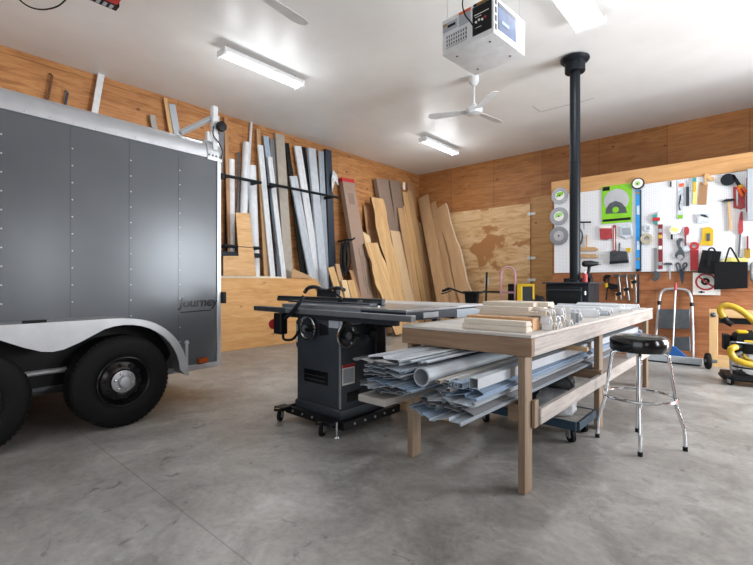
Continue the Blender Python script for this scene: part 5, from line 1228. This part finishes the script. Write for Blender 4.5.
obj('steel_track', MB().m('siding_pale').box(-1.62, -.66, 7.70, 7.76, .03, .115).m('black_iron').box(-1.6, -.68, 7.70, 7.77, 0, .03), None, .004, label='long pale grey track lying on the floor before the ladder', cat='track')
# wooden frame leaning at the far right
WF = thing('pine_stand', 'pine wooden frame standing against the partition behind the vacuum', 'frame')
fy0 = 7.84
obj('upright', MB().m('frame_pine_z').box(-.60, -.50, fy0, fy0 + .04, .0, .82), WF, .003)
obj('upright', MB().m('frame_pine_z').box(.22, .32, fy0, fy0 + .04, .0, .82), WF, .003)
obj('crosspiece', MB().m('frame_pine_x').box(-.499, .219, fy0, fy0 + .04, .0, .17), WF, .003)
obj('crosspiece', MB().m('frame_pine_x').box(-.499, .219, fy0, fy0 + .04, .71, .82), WF, .003)
obj('bolt_knob', MB().m('steel_dark').lathe([(0, 0), (.035, 0), (.035, .02), (.018, .03), (.014, .06), (0, .06)], frame((-.55, fy0, .74), (1, 0, 0), (0, 0, 1), (0, -1, 0)), 8), WF)
obj('dark_board', MB().m('black_matte').box(-.49, .2, fy0 + .045, fy0 + .065, .62, .70), WF)
CW = thing('cart_wheel', 'small black cart wheel standing at the foot of the wooden frame', 'wheel', (onZ(708, 369, 0).x, onZ(708, 369, 0).y, 0), .25)
obj('tyre', MB().m('rubber').lathe([(.07, -.03), (.1, -.03), (.112, -.015), (.112, .015), (.1, .03), (.07, .03), (.07, -.03)], Matrix.Translation((0, 0, .112)) @ Matrix.Rotation(PI / 2, 4, 'Y'), 28), CW)
obj('hub', MB().m('steel_dark').lathe([(0, -.04), (.02, -.04), (.03, -.02), (.071, -.012), (.071, .012), (.03, .02), (.02, .1), (0, .1)], Matrix.Translation((0, 0, .112)) @ Matrix.Rotation(PI / 2, 4, 'Y'), 20), CW)
# vacuum
VC = thing('shop_vacuum', 'black and yellow wet dry vacuum with steel tank and yellow hose', 'vacuum', (-.12, 6.78, 0), .2)
obj('base', MB().m('black_matte').box(-.27, .27, -.21, .21, .075, .12).prism([(-.3, -.1), (-.2, -.24), (.2, -.24), (.3, -.1), (.3, .1), (.2, .22), (-.2, .22), (-.3, .1)], .06, .10), VC, .01)
for x, y in ((-.22, -.17), (.22, -.17), (.22, .17), (-.22, .17)): caster(VC, x, y, .7, .035, False, .075)
obj('tank', MB().m('chrome').lathe([(0, .12), (.175, .12), (.185, .14), (.185, .36), (.192, .365), (.192, .385), (0, .385)], None, 32), VC)
obj('lower_band', MB().m('black_matte').lathe([(.187, .20), (.192, .20), (.192, .215), (.187, .215)], None, 32), VC)
obj('motor_head', MB().m('black_matte').lathe([(.2, .375), (.205, .40), (.2, .50), (.19, .56), (.17, .60), (.11, .63), (0, .635)], None, 32).box(-.16, .0, -.17, -.05, .42, .60), VC, 0, 40)
obj('head_badge', MB().m('yellow').box(-.10, .02, -.196, -.185, .50, .535), VC, .002)
obj('top_grip', MB().m('yellow').box(-.15, -.05, -.13, -.03, .60, .64).box(.0, .1, -.13, -.03, .61, .645), VC, .01)
obj('handle_rail', MB().m('steel').tube(smooth([(-.2, -.1, .10), (-.21, -.1, .3), (-.21, -.1, .47), (-.19, -.15, .5), (0, -.215, .5), (.19, -.15, .5)], 4), .012, 8), VC)
obj('side_box', MB().m('black_matte').box(-.27, -.205, -.1, .06, .40, .58), VC, .008)
mv = (Matrix.Translation((-.12, 6.78, 0)) @ Matrix.Rotation(.2, 4, 'Z')).inverted()
def vl(u, v, y): return mv @ onY(u, v, y)
hs = obj('hose', MB().m('yellow_hose').tube(smooth([vl(724, 318, 6.75), vl(720.5, 311, 6.75), vl(722, 306.5, 6.75), vl(729, 305.5, 6.75), vl(739, 309.5, 6.76), vl(748, 316, 6.78), vl(756, 324, 6.8), vl(768, 345, 6.8), vl(766, 362, 6.70), vl(756, 365, 6.55), vl(744, 363, 6.5), vl(735, 359, 6.5), vl(730.8, 353, 6.5), vl(731.5, 348.5, 6.5), vl(736, 347, 6.55)], 6), .036, 14), VC)
obj('hose_cuff', MB().m('black_matte').tube([vl(724, 317.5, 6.75), vl(727, 322, 6.75), vl(732, 325, 6.74)], [.04, .034, .03], 12), VC)
obj('inlet_cuff', MB().m('black_matte').tube([vl(735.5, 347, 6.55), vl(739.5, 346, 6.62)], [.042, .046], 12), VC)
obj('hose_wand', MB().m('steel').tube([vl(733, 356, 6.56), vl(742, 352, 6.58)], .02, 8), VC)

# ------------------------------------------------------------------ daylight, added fill and camera
def area(name, loc, rot, sx, sy, e, col=(1, 1, 1)):
    li = bpy.data.lights.new(name, 'AREA'); li.shape = 'RECTANGLE'; li.size = sx; li.size_y = sy; li.energy = e; li.color = col
    o = bpy.data.objects.new(name, li); COL.objects.link(o); o.location = loc; o.rotation_euler = rot; return o
for nm, (y0, y1, z0, z1), e in (('window_daylight', W1, 330), ('window_daylight', W2, 60), ('window_daylight', W3, 20), ('added_side_light', W4, 200)):  # the last lamp and its doorway are added to throw the bench shadow
    area(nm, (XR + .1, (y0 + y1) / 2, (z0 + z1) / 2), (0, PI / 2, 0), z1 - z0, y1 - y0, e, (.90, .95, 1))
area('rear_fill_light', (0, YF - .1, DZ / 2), (PI / 2, 0, 0), DX1 - DX0, DZ, 100, (.90, .95, 1))  # fill lamp in the opening added behind the viewer
w = bpy.data.worlds.new('sky'); SC.world = w; w.use_nodes = True
w.node_tree.nodes['Background'].inputs[0].default_value = (.8, .9, 1, 1); w.node_tree.nodes['Background'].inputs[1].default_value = 1.0
cd = bpy.data.cameras.new('camera'); cam = bpy.data.objects.new('camera', cd); COL.objects.link(cam)
cam.location = (0, 0, EYE); cam.rotation_euler = (PI / 2, 0, YAW)
cd.sensor_fit = 'HORIZONTAL'; cd.sensor_width = 36; cd.lens = 36 * FPX / 753
SC.camera = cam
vs_ = SC.view_settings; vs_.view_transform = 'Standard'; vs_.look = 'None'; vs_.gamma = 1; vs_.use_curve_mapping = False; vs_.exposure = 0.02
try:
    SC.cycles.use_denoising = True; SC.cycles.max_bounces = 8; SC.cycles.diffuse_bounces = 5; SC.cycles.sample_clamp_indirect = 6
except Exception: pass
